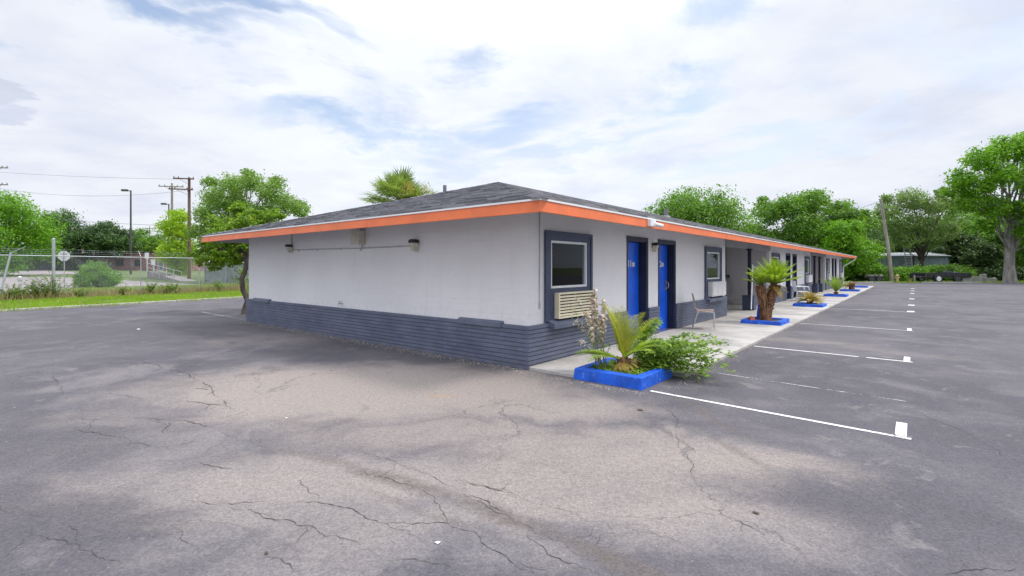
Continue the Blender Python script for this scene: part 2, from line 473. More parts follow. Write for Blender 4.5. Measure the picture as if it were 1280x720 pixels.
def stucco_mat(name, col):
    m, nt, bs, out = new_mat(name)
    co = obj_co(nt)
    s = nd(nt, 'ShaderNodeSeparateXYZ', {0: co})
    n1 = noise(nt, co, 0.7, 6, 0.6)
    drip = noise(nt, nd(nt, 'ShaderNodeVectorMath', {0: co, 1: (5, 5, 0.5)}, operation='MULTIPLY').outputs[0], 1.0, 6, 0.6)
    base = mixc(nt, ramp(nt, n1, 0.3, 0.7), tuple(c * 0.95 for c in col), tuple(min(1, c * 1.03) for c in col))
    base = mixc(nt, ramp(nt, drip, 0.54, 0.8, 0, 0.12), base, (0.42, 0.40, 0.38))
    low = mth(nt, 'MULTIPLY', mth(nt, 'ADD', ramp(nt, noise(nt, co, 7, 6, 0.7), 0.60, 0.74), mth(nt, 'MULTIPLY', ramp(nt, s.outputs[2], 0.66, 1.05, 1.0, 0.0), ramp(nt, noise(nt, co, 11, 7, 0.72), 0.45, 0.68))), 0.22)
    base = mixc(nt, low, base, (0.40, 0.38, 0.36))
    nt.links.new(base, bs.inputs['Base Color'])
    bs.inputs['Roughness'].default_value = 0.72
    trowel = noise(nt, nd(nt, 'ShaderNodeVectorMath', {0: co, 1: (1, 1, 3)}, operation='MULTIPLY').outputs[0], 5.0, 6, 0.6, 0.5)
    h = mth(nt, 'ADD', mth(nt, 'MULTIPLY', noise(nt, co, 60, 5, 0.65), 0.4), mth(nt, 'MULTIPLY', trowel, 1.2))
    blk = nd(nt, 'ShaderNodeTexBrick', {'Vector': nd(nt, 'ShaderNodeCombineXYZ', {0: mth(nt, 'ADD', s.outputs[0], s.outputs[1]), 1: s.outputs[2], 2: 0.0}).outputs[0], 'Scale': 1.0, 'Mortar Size': 0.010, 'Mortar Smooth': 1.0, 'Brick Width': 0.4, 'Row Height': 0.2})
    h = mth(nt, 'SUBTRACT', h, mth(nt, 'MULTIPLY', blk.outputs['Fac'], mth(nt, 'MULTIPLY', n1, 0.9)))
    b = nd(nt, 'ShaderNodeBump', {'Strength': 0.38, 'Distance': 0.014, 'Height': h})
    nt.links.new(b.outputs[0], bs.inputs['Normal'])
    return m


def shingle_mat():
    m, nt, bs, out = new_mat('shingle')
    rnd = nd(nt, 'ShaderNodeNewGeometry').outputs['Random Per Island']
    co = obj_co(nt)
    base = mixc(nt, ramp(nt, rnd, 0.1, 0.9), (0.100, 0.100, 0.115), (0.255, 0.252, 0.272))
    base = mixc(nt, ramp(nt, noise(nt, co, 0.6, 5, 0.6), 0.35, 0.7, 0, 0.35), base, (0.24, 0.23, 0.235))
    g = ramp(nt, noise(nt, co, 140, 3, 0.7), 0.3, 0.7, 0.75, 1.25)
    base = mixc(nt, 1.0, base, nd(nt, 'ShaderNodeCombineColor', {0: g, 1: g, 2: g}).outputs[0], 'MULTIPLY')
    nt.links.new(base, bs.inputs['Base Color'])
    bs.inputs['Roughness'].default_value = 0.9
    b = nd(nt, 'ShaderNodeBump', {'Strength': 0.5, 'Distance': 0.004, 'Height': noise(nt, co, 120, 3, 0.7)})
    nt.links.new(b.outputs[0], bs.inputs['Normal'])
    return m


def concrete_mat(name, col, joints=None):
    m, nt, bs, out = new_mat(name)
    co = obj_co(nt)
    n1 = noise(nt, co, 0.8, 8, 0.62, 0.3)
    n2 = noise(nt, co, 6.0, 7, 0.65)
    base = mixc(nt, ramp(nt, n1, 0.38, 0.62), tuple(c * 0.68 for c in col), col)
    base = mixc(nt, ramp(nt, n2, 0.5, 0.75, 0, 0.5), base, tuple(c * 0.62 for c in col))
    f = ramp(nt, noise(nt, co, 90, 4, 0.7), 0.3, 0.7, 0.86, 1.12)
    base = mixc(nt, 1.0, base, nd(nt, 'ShaderNodeCombineColor', {0: f, 1: f, 2: f}).outputs[0], 'MULTIPLY')
    nt.links.new(base, bs.inputs['Base Color'])
    bs.inputs['Roughness'].default_value = 0.85
    b = nd(nt, 'ShaderNodeBump', {'Strength': 0.35, 'Distance': 0.005, 'Height': noise(nt, co, 70, 5, 0.65)})
    nt.links.new(b.outputs[0], bs.inputs['Normal'])
    return m


def ground_mat():
    m, nt, bs, out = new_mat('grassy_ground')
    co = obj_co(nt)
    n1 = noise(nt, co, 0.25, 7, 0.62)
    n2 = noise(nt, co, 3.0, 7, 0.65)
    base = mixc(nt, ramp(nt, n1, 0.35, 0.65), (0.060, 0.105, 0.022), (0.115, 0.150, 0.045))
    base = mixc(nt, ramp(nt, n2, 0.52, 0.74, 0, 0.6), base, (0.21, 0.175, 0.105))
    nt.links.new(base, bs.inputs['Base Color'])
    bs.inputs['Roughness'].default_value = 0.95
    b = nd(nt, 'ShaderNodeBump', {'Strength': 0.8, 'Distance': 0.05, 'Height': noise(nt, co, 14, 5, 0.7)})
    nt.links.new(b.outputs[0], bs.inputs['Normal'])
    return m


def bark_mat(name, a, b_, sc=6.0):
    m, nt, bs, out = new_mat(name)
    co = nd(nt, 'ShaderNodeVectorMath', {0: obj_co(nt), 1: (1, 1, 0.25)}, operation='MULTIPLY').outputs[0]
    n = noise(nt, co, sc, 8, 0.68, 0.6)
    nt.links.new(mixc(nt, ramp(nt, n, 0.35, 0.66), a, b_), bs.inputs['Base Color'])
    bs.inputs['Roughness'].default_value = 0.92
    b = nd(nt, 'ShaderNodeBump', {'Strength': 0.9, 'Distance': 0.04, 'Height': n})
    nt.links.new(b.outputs[0], bs.inputs['Normal'])
    return m


def glass_mat():
    """thin window pane: see-through and dark, with a mirror-like skin"""
    m, nt, bs, out = new_mat('window_glass')
    co = obj_co(nt)
    b = nd(nt, 'ShaderNodeBump', {'Strength': 0.04, 'Distance': 0.01, 'Height': noise(nt, co, 2.0, 2, 0.5)})
    gl = nd(nt, 'ShaderNodeBsdfGlossy', {'Color': (0.9, 0.95, 1.0, 1), 'Roughness': 0.02, 'Normal': b.outputs[0]})
    tr = nd(nt, 'ShaderNodeBsdfTransparent', {0: (0.66, 0.70, 0.72, 1)})
    fr = nd(nt, 'ShaderNodeFresnel', {'IOR': 1.30})
    mx = nd(nt, 'ShaderNodeMixShader', {0: fr.outputs[0], 1: tr.outputs[0], 2: gl.outputs[0]})
    nt.links.new(mx.outputs[0], out.inputs[0])
    return m


M = {
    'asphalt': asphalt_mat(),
    'line': paint_line_mat('white_paint', 0.415),
    'line_worn': paint_line_mat('worn_paint', 0.50, (0.46, 0.45, 0.45)),
    'brick': brick_mat(),
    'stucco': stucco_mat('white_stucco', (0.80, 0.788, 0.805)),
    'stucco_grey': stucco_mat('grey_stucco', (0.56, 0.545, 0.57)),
    'shingle': shingle_mat(),
    'orange': mat('orange_fascia', (0.86, 0.20, 0.070), 0.45, 0.09, 2.5, 0.15, 30, dirt=((0.45, 0.16, 0.09), 0.25)),
    'drip': mat('white_drip_edge', (0.80, 0.80, 0.80), 0.45, 0.05, 3.0),
    'soffit': mat('grey_soffit', (0.34, 0.34, 0.36), 0.7, 0.1, 2.0),
    'navy': mat('navy_paint', (0.052, 0.066, 0.125), 0.5, 0.14, 4.0, 0.15, 40, dirt=((0.10, 0.11, 0.15), 0.4)),
    'navy_dark': mat('dark_navy_paint', (0.016, 0.020, 0.045), 0.45, 0.2, 4.0),
    'blue_door': mat('bright_blue_paint', (0.004, 0.105, 0.72), 0.38, 0.14, 2.5, 0.06, 20, dirt=((0.05, 0.13, 0.42), 0.5)),
    'blue_kerb': mat('blue_kerb_paint', (0.006, 0.100, 0.62), 0.55, 0.22, 5.0, 0.8, 40, dirt=((0.34, 0.38, 0.46), 0.6)),
    'white_frame': mat('white_window_frame', (0.78, 0.79, 0.81), 0.4, 0.05, 5.0),
    'glass': glass_mat(),
    'cream': mat('cream_metal', (0.80, 0.73, 0.54), 0.5, 0.05, 5.0, dirt=((0.56, 0.45, 0.28), 0.3)),
    'ac_white': mat('white_plastic', (0.72, 0.71, 0.72), 0.45, 0.06, 5.0, dirt=((0.55, 0.45, 0.42), 0.25)),
    'dark_gap': mat('dark_slot', (0.03, 0.027, 0.022), 0.8),
    'steel': mat('steel', (0.55, 0.55, 0.56), 0.32, 0.1, 8.0, metal=0.9),
    'galv': mat('galvanised_steel', (0.42, 0.45, 0.47), 0.5, 0.12, 3.0, metal=0.55),
    'fixture': mat('beige_fixture', (0.60, 0.57, 0.48), 0.5, 0.15, 9.0),
    'black': mat('black_plastic', (0.02, 0.02, 0.022), 0.5, 0.2, 9.0),
    'conduit': mat('painted_conduit', (0.46, 0.45, 0.46), 0.6, 0.1, 5.0),
    'lead': mat('lead_grey_pipe', (0.16, 0.165, 0.18), 0.6, 0.12, 8.0),
    'walk': concrete_mat('walk_concrete', (0.47, 0.445, 0.42)),
    'kerb': concrete_mat('kerb_concrete', (0.42, 0.40, 0.37)),
    'street': concrete_mat('street_concrete', (0.30, 0.262, 0.262)),
    'slab': concrete_mat('rough_concrete', (0.44, 0.42, 0.39)),
    'ground': ground_mat(),
    'soil': mat('soil', (0.10, 0.075, 0.05), 0.95, 0.4, 14.0, 0.9, 40),
    'crack': mat('crack', (0.066, 0.058, 0.056), 0.95, 0.3, 9.0),
    'bark': bark_mat('bark', (0.055, 0.042, 0.033), (0.155, 0.130, 0.105)),
    'bark_pale': bark_mat('pale_bark', (0.14, 0.13, 0.12), (0.32, 0.30, 0.275), 4.0),
    'pole_wood': bark_mat('pole_wood', (0.10, 0.060, 0.042), (0.20, 0.135, 0.10), 3.0),
    'pole_grey': bark_mat('weathered_wood', (0.22, 0.20, 0.17), (0.40, 0.37, 0.32), 3.0),
    'sago_trunk': bark_mat('sago_trunk', (0.060, 0.028, 0.014), (0.33, 0.165, 0.080), 22.0),
    'leaf_mid': leaf_mat('leaf_mid', (0.050, 0.135, 0.014), (0.185, 0.360, 0.034), 0.42),
    'leaf_bright': leaf_mat('leaf_bright', (0.062, 0.180, 0.008), (0.215, 0.440, 0.020), 0.45),
    'leaf_lime': leaf_mat('leaf_lime', (0.130, 0.250, 0.010), (0.370, 0.540, 0.022), 0.48),
    'leaf_light': leaf_mat('leaf_light', (0.085, 0.185, 0.030), (0.250, 0.400, 0.070), 0.45),
    'leaf_dark': leaf_mat('leaf_dark', (0.026, 0.072, 0.018), (0.090, 0.180, 0.036), 0.32),
    'leaf_pale': leaf_mat('leaf_pale', (0.090, 0.165, 0.040), (0.235, 0.350, 0.100), 0.42),
    'leaf_shade': leaf_mat('leaf_shade', (0.026, 0.062, 0.018), (0.085, 0.150, 0.032), 0.3),
    'leaf_shrub': leaf_mat('leaf_shrub', (0.070, 0.165, 0.016), (0.300, 0.460, 0.060), 0.42, nscale=5),
    'leaf_small': leaf_mat('leaf_smalltree', (0.060, 0.150, 0.008), (0.250, 0.410, 0.028), 0.45, yellow=(0.42, 0.38, 0.05), yfrac=0.04, nscale=2.0),
    'sago': leaf_mat('sago_frond', (0.110, 0.230, 0.012), (0.420, 0.580, 0.050), 0.42, nscale=3),
    'sago_yellow': leaf_mat('sago_yellow_frond', (0.190, 0.230, 0.012), (0.520, 0.520, 0.040), 0.38, nscale=3),
    'sago_dead': leaf_mat('sago_dead_frond', (0.26, 0.17, 0.04), (0.66, 0.50, 0.12), 0.25, nscale=3),
    'fan': leaf_mat('fan_frond', (0.080, 0.150, 0.022), (0.300, 0.400, 0.110), 0.4, nscale=1.5),
    'fan_yellow': leaf_mat('fan_yellow', (0.30, 0.26, 0.05), (0.58, 0.50, 0.12), 0.3, nscale=1.5),
    'grass': leaf_mat('grass_blade', (0.110, 0.240, 0.012), (0.330, 0.520, 0.035), 0.45, yellow=(0.40, 0.34, 0.15), yfrac=0.20, nscale=0.6),
    'dry_grass': leaf_mat('dry_blade', (0.18, 0.16, 0.06), (0.40, 0.33, 0.16), 0.3, nscale=1),
    'weed': leaf_mat('weed_leaf', (0.070, 0.150, 0.022), (0.220, 0.330, 0.060), 0.38, yellow=(0.30, 0.22, 0.14), yfrac=0.12, nscale=2),
    'petal': leaf_mat('pale_petal', (0.52, 0.38, 0.34), (0.80, 0.68, 0.62), 0.3, nscale=6),
    'stem': mat('green_stem', (0.14, 0.17, 0.05), 0.7, 0.25, 20.0),
    'stem_dry': mat('dry_stem', (0.25, 0.18, 0.10), 0.8, 0.25, 20.0),
    'seat': mat('tan_seat', (0.30, 0.22, 0.185), 0.55, 0.25, 16.0, dirt=((0.5, 0.45, 0.4), 0.5)),
    'chrome': mat('dull_chrome', (0.66, 0.65, 0.64), 0.25, 0.08, 12.0, metal=0.85),
    'white_plastic': mat('white_chair_plastic', (0.74, 0.75, 0.77), 0.45, 0.06, 6.0),
    'red_brick': mat('red_clay', (0.42, 0.10, 0.05), 0.85, 0.25, 18.0, 0.6, 50),
    'maroon': mat('maroon_brick', (0.27, 0.125, 0.135), 0.8, 0.18, 1.5, 0.3, 10),
    'slate_wall': mat('dark_slate_wall', (0.060, 0.064, 0.090), 0.7, 0.15, 1.0),
    'cream_wall': mat('cream_siding', (0.50, 0.42, 0.32), 0.7, 0.1, 1.0),
    'shed': mat('blue_grey_sheet', (0.26, 0.32, 0.385), 0.5, 0.2, 1.2, dirt=((0.22, 0.25, 0.28), 0.5)),
    'shed_roof': mat('pale_sheet_roof', (0.36, 0.38, 0.40), 0.5, 0.15, 1.5, dirt=((0.25, 0.22, 0.2), 0.4)),
    'hydrant': mat('yellow_paint', (0.42, 0.33, 0.13), 0.5, 0.2, 9.0),
    'sign_back': mat('sign_aluminium', (0.62, 0.63, 0.64), 0.45, 0.08, 6.0, metal=0.2),
    'sign_frame': mat('sign_marking', (0.25, 0.25, 0.26), 0.5),
    'hose': mat('grey_hose', (0.46, 0.45, 0.45), 0.5, 0.1, 12.0),
    'aluminium': mat('aluminium', (0.60, 0.61, 0.62), 0.4, 0.08, 6.0, metal=0.5),
    'lamp_grey': mat('dark_lamp_paint', (0.06, 0.06, 0.065), 0.5, 0.15, 4.0),
    'stone': mat('pebble', (0.34, 0.31, 0.28), 0.9, 0.4, 25.0),
    'curtain': mat('curtain_cloth', (0.52, 0.55, 0.58), 0.9, 0.2, 6.0),
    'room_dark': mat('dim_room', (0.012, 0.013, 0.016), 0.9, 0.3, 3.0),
    'screen': mat('screen_cloth', (0.17, 0.20, 0.19), 0.9, 0.25, 1.5),
    'letter': mat('white_letter', (0.85, 0.86, 0.88), 0.4, 0.03, 5.0),
}

# ------------------------------------------------------------------ the setting
def sheet(name, corners, z, m):
    mb = MB()
    mb.add([(c[0], c[1], z) for c in corners], [tuple(range(len(corners)))])
    o = mb.build(name, m)
    return tag(o, kind='structure')


# ground: one sheet to the horizon, rising slightly beyond the left fence
mb = MB()
rows = []
for q in (-900, 4, 90, 900):
    for s in (-900, 900):
        p = FP0 + FQ * q + FU * s
        rows.append((p.x, p.y, -0.03 + min(1.0, max(0.0, (q - 4) / 86.0))))
mb.add(rows, [(2 * i, 2 * i + 1, 2 * i + 3, 2 * i + 2) for i in range(3)])
tag(mb.build('ground', M['ground']), kind='structure')

ld = (Vector((-13.5, 24.1, 0)) - Vector((-17.7, 16.8, 0))).normalized()
L0 = Vector((-17.7, 16.8, 0))
lotA, lotB = L0 - ld * 50, L0 + ld * ((48.3 - L0.y) / ld.y)
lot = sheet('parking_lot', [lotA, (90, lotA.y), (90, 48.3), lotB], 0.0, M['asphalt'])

# street beyond the fence (follows the slope, 6 mm above the ground)
mb = MB()
pts = []
for q in (10, 44, 56, 88):
    for s in (-60, 15 if q < 50 else 27):
        p = FP0 + FQ * q + FU * s
        pts.append((p.x, p.y, -0.018 + (q - 4) / 86.0))
mb.add(pts, [(0, 1, 3, 2), (4, 5, 7, 6)])
tag(mb.build('street', M['street']), kind='structure')

# low kerb along the grass verge, broken in places
mb = MB()
s = -20.0
while s < 34:
    l = random.uniform(2.2, 3.1)
    if random.random() < 0.80:
        c = L0 + ld * (s + l / 2) + Vector((-ld.y, ld.x, 0)) * (0.07 + random.uniform(-0.015, 0.015))
        mb.obox((c.x, c.y, 0.02 + random.uniform(-0.02, 0.01)), (l - 0.03, 0.14, 0.12), Matrix.Rotation(math.atan2(ld.y, ld.x) + random.uniform(-0.008, 0.008), 3, 'Z'))
    s += l
tag(mb.build('verge_kerb', M['kerb'], bevel=0.02), kind='structure')
# far kerb of the lot
mb = MB()
x = 24.0
while x < 88:
    l = random.uniform(2.6, 3.2)
    if random.random() < 0.7:
        mb.box(x, x + l - 0.04, 48.3, 48.46, -0.05, 0.09)
    x += l
tag(mb.build('far_kerb', M['kerb'], bevel=0.02), kind='structure')

# walkway slabs along the facade
BLD = thing('motel_building', 'long single-storey white stucco motel wing with navy brick base and orange eaves', 'building', ORG, ANG)
mb = MB()
t = -0.04
while t < 42.3:
    l = min(random.choice((1.5, 1.55, 3.0) if t > 0 else (1.0,)), 42.35 - t)
    mb.box(t, t + l - 0.014, -2.05 if t > 0.9 else -1.80, 0.06, -0.06, 0.05 + random.uniform(-0.004, 0.004))
    t += l
for a, b in ((9.9, 15.9), (26.0, 31.9)):
    mb.box(a + 0.07, b - 0.07, 0.072, 3.3, -0.06, 0.046)
walk = mb.build('walkway', M['walk'], loc=ORG, rz=ANG, bevel=0.012)
tag(walk, kind='structure')

# painted stall lines (parts of the lot)
def flat_strip(mb, a, b, w, z):
    d = (b - a).normalized()
    n = Vector((-d.y, d.x, 0)) * w / 2
    mb.add([(a + n + Vector((0, 0, z))), (a - n + Vector((0, 0, z))), (b - n + Vector((0, 0, z))), (b + n + Vector((0, 0, z)))], [(0, 3, 2, 1)])


stalls = [(-0.05, -0.17, 1.98, 4.50, 'w', 0.055), (1.55, 1.38, 2.2, 4.45, 'f', 0.034), (4.52, 4.42, 2.10, 4.50, 'w', 0.06), (9.55, 9.45, 2.1, 4.5, 'w', 0.05), (15.85, 15.8, 2.1, 4.5, 'w', 0.06),
          (19.5, 19.5, 2.3, 4.5, 'f', 0.07), (24.6, 24.6, 2.1, 4.5, 'f', 0.07), (30.8, 30.8, 2.1, 4.5, 'f', 0.07), (34.9, 34.9, 2.1, 4.5, 'f', 0.07), (39.2, 39.2, 2.1, 4.5, 'f', 0.07)]
for t0, t1, n0, n1, q, w in stalls:
    if True:
        mb = MB()
        if q == 'w' and 3 < t0 < 6:
            k0, k1 = 0.70, 0.745
            a, b = B(t0, n0), B(t1, n1)
            flat_strip(mb, a, a.lerp(b, k0), w, 0.004)
            flat_strip(mb, a.lerp(b, k1), b, w, 0.004)
        else:
            flat_strip(mb, B(t0, n0), B(t1, n1), w, 0.004)
        mb.build('stall_line', M['line_worn' if q in 'fm' else 'line'], lot)
    if q != 'f' or t0 > 10:
        mb = MB()
        L = 0.50
        a, b = B(t1 + 0.03, n1 - 0.075), B(t1 + 0.03 + L, n1 - 0.075)
        flat_strip(mb, a, b, 0.085 if t0 < 10 else 0.2, 0.006)
        mb.build('stall_end_mark', M['line'], lot)
mb = MB()
flat_strip(mb, G(252, 390), G(303, 399), 0.09, 0.004)
mb.build('stall_line', M['line_worn'], lot)

# cracks in the asphalt: thin wandering strips
CRACKS = [
    [(140, 447), (165, 450), (200, 459), (226, 465), (245, 475), (262, 487), (275, 497), (284, 505)],
    [(135, 492), (155, 496), (175, 499)], [(85, 524), (120, 525), (160, 524), (200, 523), (225, 528), (260, 535), (300, 548)],
    [(93, 534), (120, 540), (150, 546), (185, 554), (217, 562)], [(235, 577), (255, 579), (275, 584), (292, 586)],
    [(228, 500), (260, 504), (299, 511)], [(245, 485), (270, 489)],
    [(225, 627), (270, 626), (320, 625), (370, 625), (410, 629), (440, 637), (470, 651), (500, 665), (530, 678)],
    [(283, 636), (310, 639), (340, 648), (380, 655), (420, 667), (450, 682), (475, 690)],
    [(455, 590), (490, 598), (520, 608), (540, 620), (550, 637), (566, 655), (600, 664), (620, 685), (650, 708), (680, 718)],
    [(470, 653), (510, 654), (560, 655)], [(370, 601), (385, 610), (400, 625)],
    [(0, 664), (30, 673), (60, 678), (85, 684), (110, 695), (150, 704)], [(85, 657), (90, 668), (108, 690)],
    [(216, 655), (230, 662), (235, 680)], [(140, 697), (155, 690)], [(570, 598), (600, 606), (625, 612), (640, 606)], [(575, 617), (610, 626), (630, 640)],
    [(560, 595), (620, 612), (700, 640), (740, 650), (780, 654), (800, 662), (850, 680)],
    [(825, 500), (840, 520), (850, 550), (862, 600), (866, 620)], [(1145, 512), (1180, 530), (1220, 552), (1270, 582)],
    [(1170, 716), (1220, 708), (1275, 712)], [(640, 640), (665, 668), (690, 690), (740, 712)], [(0, 632), (20, 640), (55, 645)],
    [(420, 560), (480, 575), (540, 596), (600, 628), (660, 662), (720, 690), (800, 716)], [(880, 632), (920, 648), (960, 668)],
    [(480, 700), (520, 706), (560, 716)], [(60, 470), (75, 480), (80, 492)], [(330, 690), (345, 705), (372, 716)],
]
mb = MB()


def crack(pts, wid, depth=0):
    """a wandering, broken hairline with side branches"""
    fine = []
    for a, b in zip(pts[:-1], pts[1:]):
        n = max(2, int((b - a).length / 0.03))
        for k in range(n): fine.append(a.lerp(b, k / n))
    fine.append(pts[-1])
    N = len(fine)
    if N < 4: return
    slow = fast = 0.0
    ph = random.random() * 20
    L_, R_ = [], []
    for i, p in enumerate(fine):
        d = (fine[min(i + 2, N - 1)] - fine[max(i - 2, 0)]).normalized()
        nrm = Vector((-d.y, d.x, 0))
        slow = 0.96 * slow + random.gauss(0, 0.009)
        fast = 0.55 * fast + random.gauss(0, 0.006)
        env = max(0.15, math.sin(math.pi * (i + 0.5) / N)) ** 0.5
        w = wid * env * random.uniform(0.35, 1.25) * max(0.18, 0.7 + 0.6 * math.sin(i * 0.23 + ph) * math.sin(i * 0.071 + 2 * ph)) * min(2.6, max(0.8, p.y / 3.2))
        c = p + nrm * (slow + fast) + Vector((0, 0, 0.003 + 0.0004 * depth))
        L_.append(c + nrm * w * random.uniform(0.5, 1.3)); R_.append(c - nrm * w * random.uniform(0.5, 1.3))
        if depth < 2 and 4 < i < N - 4 and random.random() < (0.045 if depth == 0 else 0.03):
            a = math.atan2(d.y, d.x) + random.choice((-1, 1)) * random.uniform(0.4, 1.25)
            q, br = Vector((c.x, c.y, 0)), []
            for _ in range(random.randint(3, 7)):
                br.append(q.copy())
                a += random.uniform(-0.5, 0.5)
                q = q + Vector((math.cos(a), math.sin(a), 0)) * random.uniform(0.04, 0.11) * max(1.0, p.y / 4)
            crack(br, wid * 0.55, depth + 1)
    mb.add(L_ + R_, [(i, i + 1, N + i + 1, N + i) for i in range(N - 1)])


for ci, cr in enumerate(CRACKS):
    crack([G(x, y, 0.0) for x, y in cr], 0.0040 * (0.6 if ci in (18, 19, 24, 20) else 1.0))
mb.build('pavement_crack', M['crack'], lot)

# ------------------------------------------------------------------ the motel
DEP, WALL_TOP, END = 10.03, 2.50, 41.6
BAYS = [(0.0, 9.95), (15.9, 26.0), (31.9, 41.6)]
REC = [(9.95, 15.9), (26.0, 31.9)]
def openings(b0, b1):
    w = b1 - b0
    return {'win': [(b0 + 0.42, b0 + 1.85), (b1 - 1.90, b1 - 0.44)], 'door': [(b0 + 3.28, b0 + 4.24), (b0 + 4.86, b0 + 5.84)]}


def front_wall(mb, t0, t1, z0, z1, holes, depth):
    """sheet at y=0 with real openings and reveals"""
    ts = sorted({t0, t1} | {h[0] for h in holes} | {h[1] for h in holes})
    zs = sorted({z0, z1} | {h[2] for h in holes} | {h[3] for h in holes})
    for a, b in zip(ts[:-1], ts[1:]):
        for c, d in zip(zs[:-1], zs[1:]):
            if any(h[0] <= a and b <= h[1] and h[2] <= c and d <= h[3] for h in holes):
                continue
            mb.add([(a, 0, c), (b, 0, c), (b, 0, d), (a, 0, d)], [(0, 1, 2, 3)])
    for a, b, c, d in holes:
        q = [(a, 0, c), (b, 0, c), (b, 0, d), (a, 0, d), (a, depth, c), (b, depth, c), (b, depth, d), (a, depth, d)]
        mb.add(q, [(0, 4, 5, 1), (1, 5, 6, 2), (2, 6, 7, 3), (3, 7, 4, 0), (4, 7, 6, 5)])


mb = MB()
for b0, b1 in BAYS:
    o = openings(b0, b1)
    holes = [(a + 0.12, b - 0.12, 1.18, 2.02) for a, b in o['win']] + [(a, b, 0.05, 2.14) for a, b in o['door']]
    front_wall(mb, b0, b1, 0.0, WALL_TOP, holes, 0.26)
# left end, far end, back
mb.add([(0, 0, 0), (0, 0, WALL_TOP), (0, DEP, WALL_TOP), (0, DEP, 0)], [(0, 1, 2, 3)])
mb.add([(END, 0, 0), (END, DEP, 0), (END, DEP, WALL_TOP), (END, 0, WALL_TOP)], [(0, 1, 2, 3)])
mb.add([(0, DEP, 0), (0, DEP, WALL_TOP), (END, DEP, WALL_TOP), (END, DEP, 0)], [(0, 1, 2, 3)])
mb.build('wall', M['stucco'], BLD)
# recesses: side walls and back wall in grey, with a white corner bead where they meet the facade
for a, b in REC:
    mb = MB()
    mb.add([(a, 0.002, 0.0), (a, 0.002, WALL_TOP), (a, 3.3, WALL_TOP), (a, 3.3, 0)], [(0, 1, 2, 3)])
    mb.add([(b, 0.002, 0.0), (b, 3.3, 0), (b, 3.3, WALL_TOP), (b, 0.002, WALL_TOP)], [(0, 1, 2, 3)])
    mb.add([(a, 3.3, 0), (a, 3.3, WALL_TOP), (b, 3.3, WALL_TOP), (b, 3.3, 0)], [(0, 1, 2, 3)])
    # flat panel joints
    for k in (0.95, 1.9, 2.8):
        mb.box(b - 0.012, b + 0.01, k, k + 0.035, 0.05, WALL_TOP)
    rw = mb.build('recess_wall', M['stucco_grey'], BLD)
    mb = MB()
    mb.box(b - 0.022, b + 0.03, -0.012, 0.10, 0.7, WALL_TOP - 0.01)
    mb.build('corner_bead', M['white_frame'], BLD, bevel=0.004)
    mb = MB()
    mb.box(a - 0.12, a + 0.012, -0.010, 0.06, 0.68, WALL_TOP - 0.01)
    mb.build('corner_bead', M['white_frame'], BLD, bevel=0.004)
    mb = MB()
    mb.add([(a, 0, WALL_TOP - 0.02), (b, 0, WALL_TOP - 0.02), (b, 3.3, WALL_TOP - 0.02), (a, 3.3, WALL_TOP - 0.02)], [(0, 1, 2, 3)])
    mb.box(a + 0.02, b - 0.02, -0.05, 0.10, 2.20, WALL_TOP - 0.03)
    mb.build('recess_ceiling', M['soffit'], BLD)
    for tp in ([(a + b) / 2 - 0.3] if a < 20 else [a + 1.0, a + 2.9]):
        mb = MB()
        mb.box(tp - 0.055, tp + 0.055, -0.12, -0.01, 0.05, 2.2)
        mb.box(tp - 0.09, tp + 0.09, -0.155, 0.025, 2.14, 2.199)
        col = mb.build('column', M['navy_dark'], BLD, bevel=0.006)
        mb = MB()
        mb.box(tp - 0.20, tp + 0.17, -0.245, 0.13, 0.048, 0.52)
        mb.box(tp - 0.215, tp + 0.185, -0.26, 0.145, 0.52, 0.56)
        mb.build('column_base', M['navy'], col, bevel=0.012)
    mb = MB()
    mb.box(b - 1.0, b - 0.02, 0.5, 2.6, 0.047, 0.17)
    mb.build('step', M['slab'], BLD, bevel=0.015)

# brick base: courses with raked joints
CH = 0.0665
def brick_run(mb, p0, p1, out, ends=True):
    """courses along a straight run in building coordinates; out = outward unit vector"""
    p0, p1, out = Vector(p0), Vector(p1), Vector(out)
    d = (p1 - p0).normalized()
    for k in range(10):
        z0, z1 = k * CH + 0.004, (k + 1) * CH - 0.008
        pr = 0.055 + (0.006 if k == 9 else random.uniform(-0.0015, 0.0015))
        a, b = p0, p1
        vs = [a, b, b + out * pr, a + out * pr]
        vv = [Vector((v.x, v.y, z0)) for v in vs] + [Vector((v.x, v.y, z1)) for v in vs]
        mb.add(vv, [(3, 2, 6, 7), (0, 3, 7, 4), (2, 1, 5, 6), (4, 7, 6, 5), (0, 1, 2, 3)])
    a, b = p0 + d * 0.004, p1 - d * 0.004
    vs = [a, b, b + out * 0.043, a + out * 0.043]
    vv = [Vector((v.x, v.y, 0.0)) for v in vs] + [Vector((v.x, v.y, 10 * CH - 0.012)) for v in vs]
    mb.add(vv, [(3, 2, 6, 7), (0, 3, 7, 4), (2, 1, 5, 6), (4, 7, 6, 5)])


mb = MB()
for b0, b1 in BAYS:
    dd = openings(b0, b1)['door']
    segs = [(b0 - (0.055 if b0 == 0 else 0), dd[0][0] - 0.03), (dd[0][1] + 0.03, dd[1][0] - 0.03), (dd[1][1] + 0.03, b1 + (0.05 if b1 < 41 else 0.05))]
    for a, b in segs:
        mb = MB()
        brick_run(mb, (a, 0, 0), (b, 0, 0), (0, -1, 0))
        if abs(b - b1) < 0.1 and b1 < 41:
            brick_run(mb, (b1, 0.0, 0), (b1, 0.35, 0), (1, 0, 0))
        mb.build('brick_base', M['brick'], BLD)
mb = MB()
brick_run(mb, (0, DEP + 0.05, 0), (0, 0.0, 0), (-1, 0, 0))
mb.build('brick_base', M['brick'], BLD)
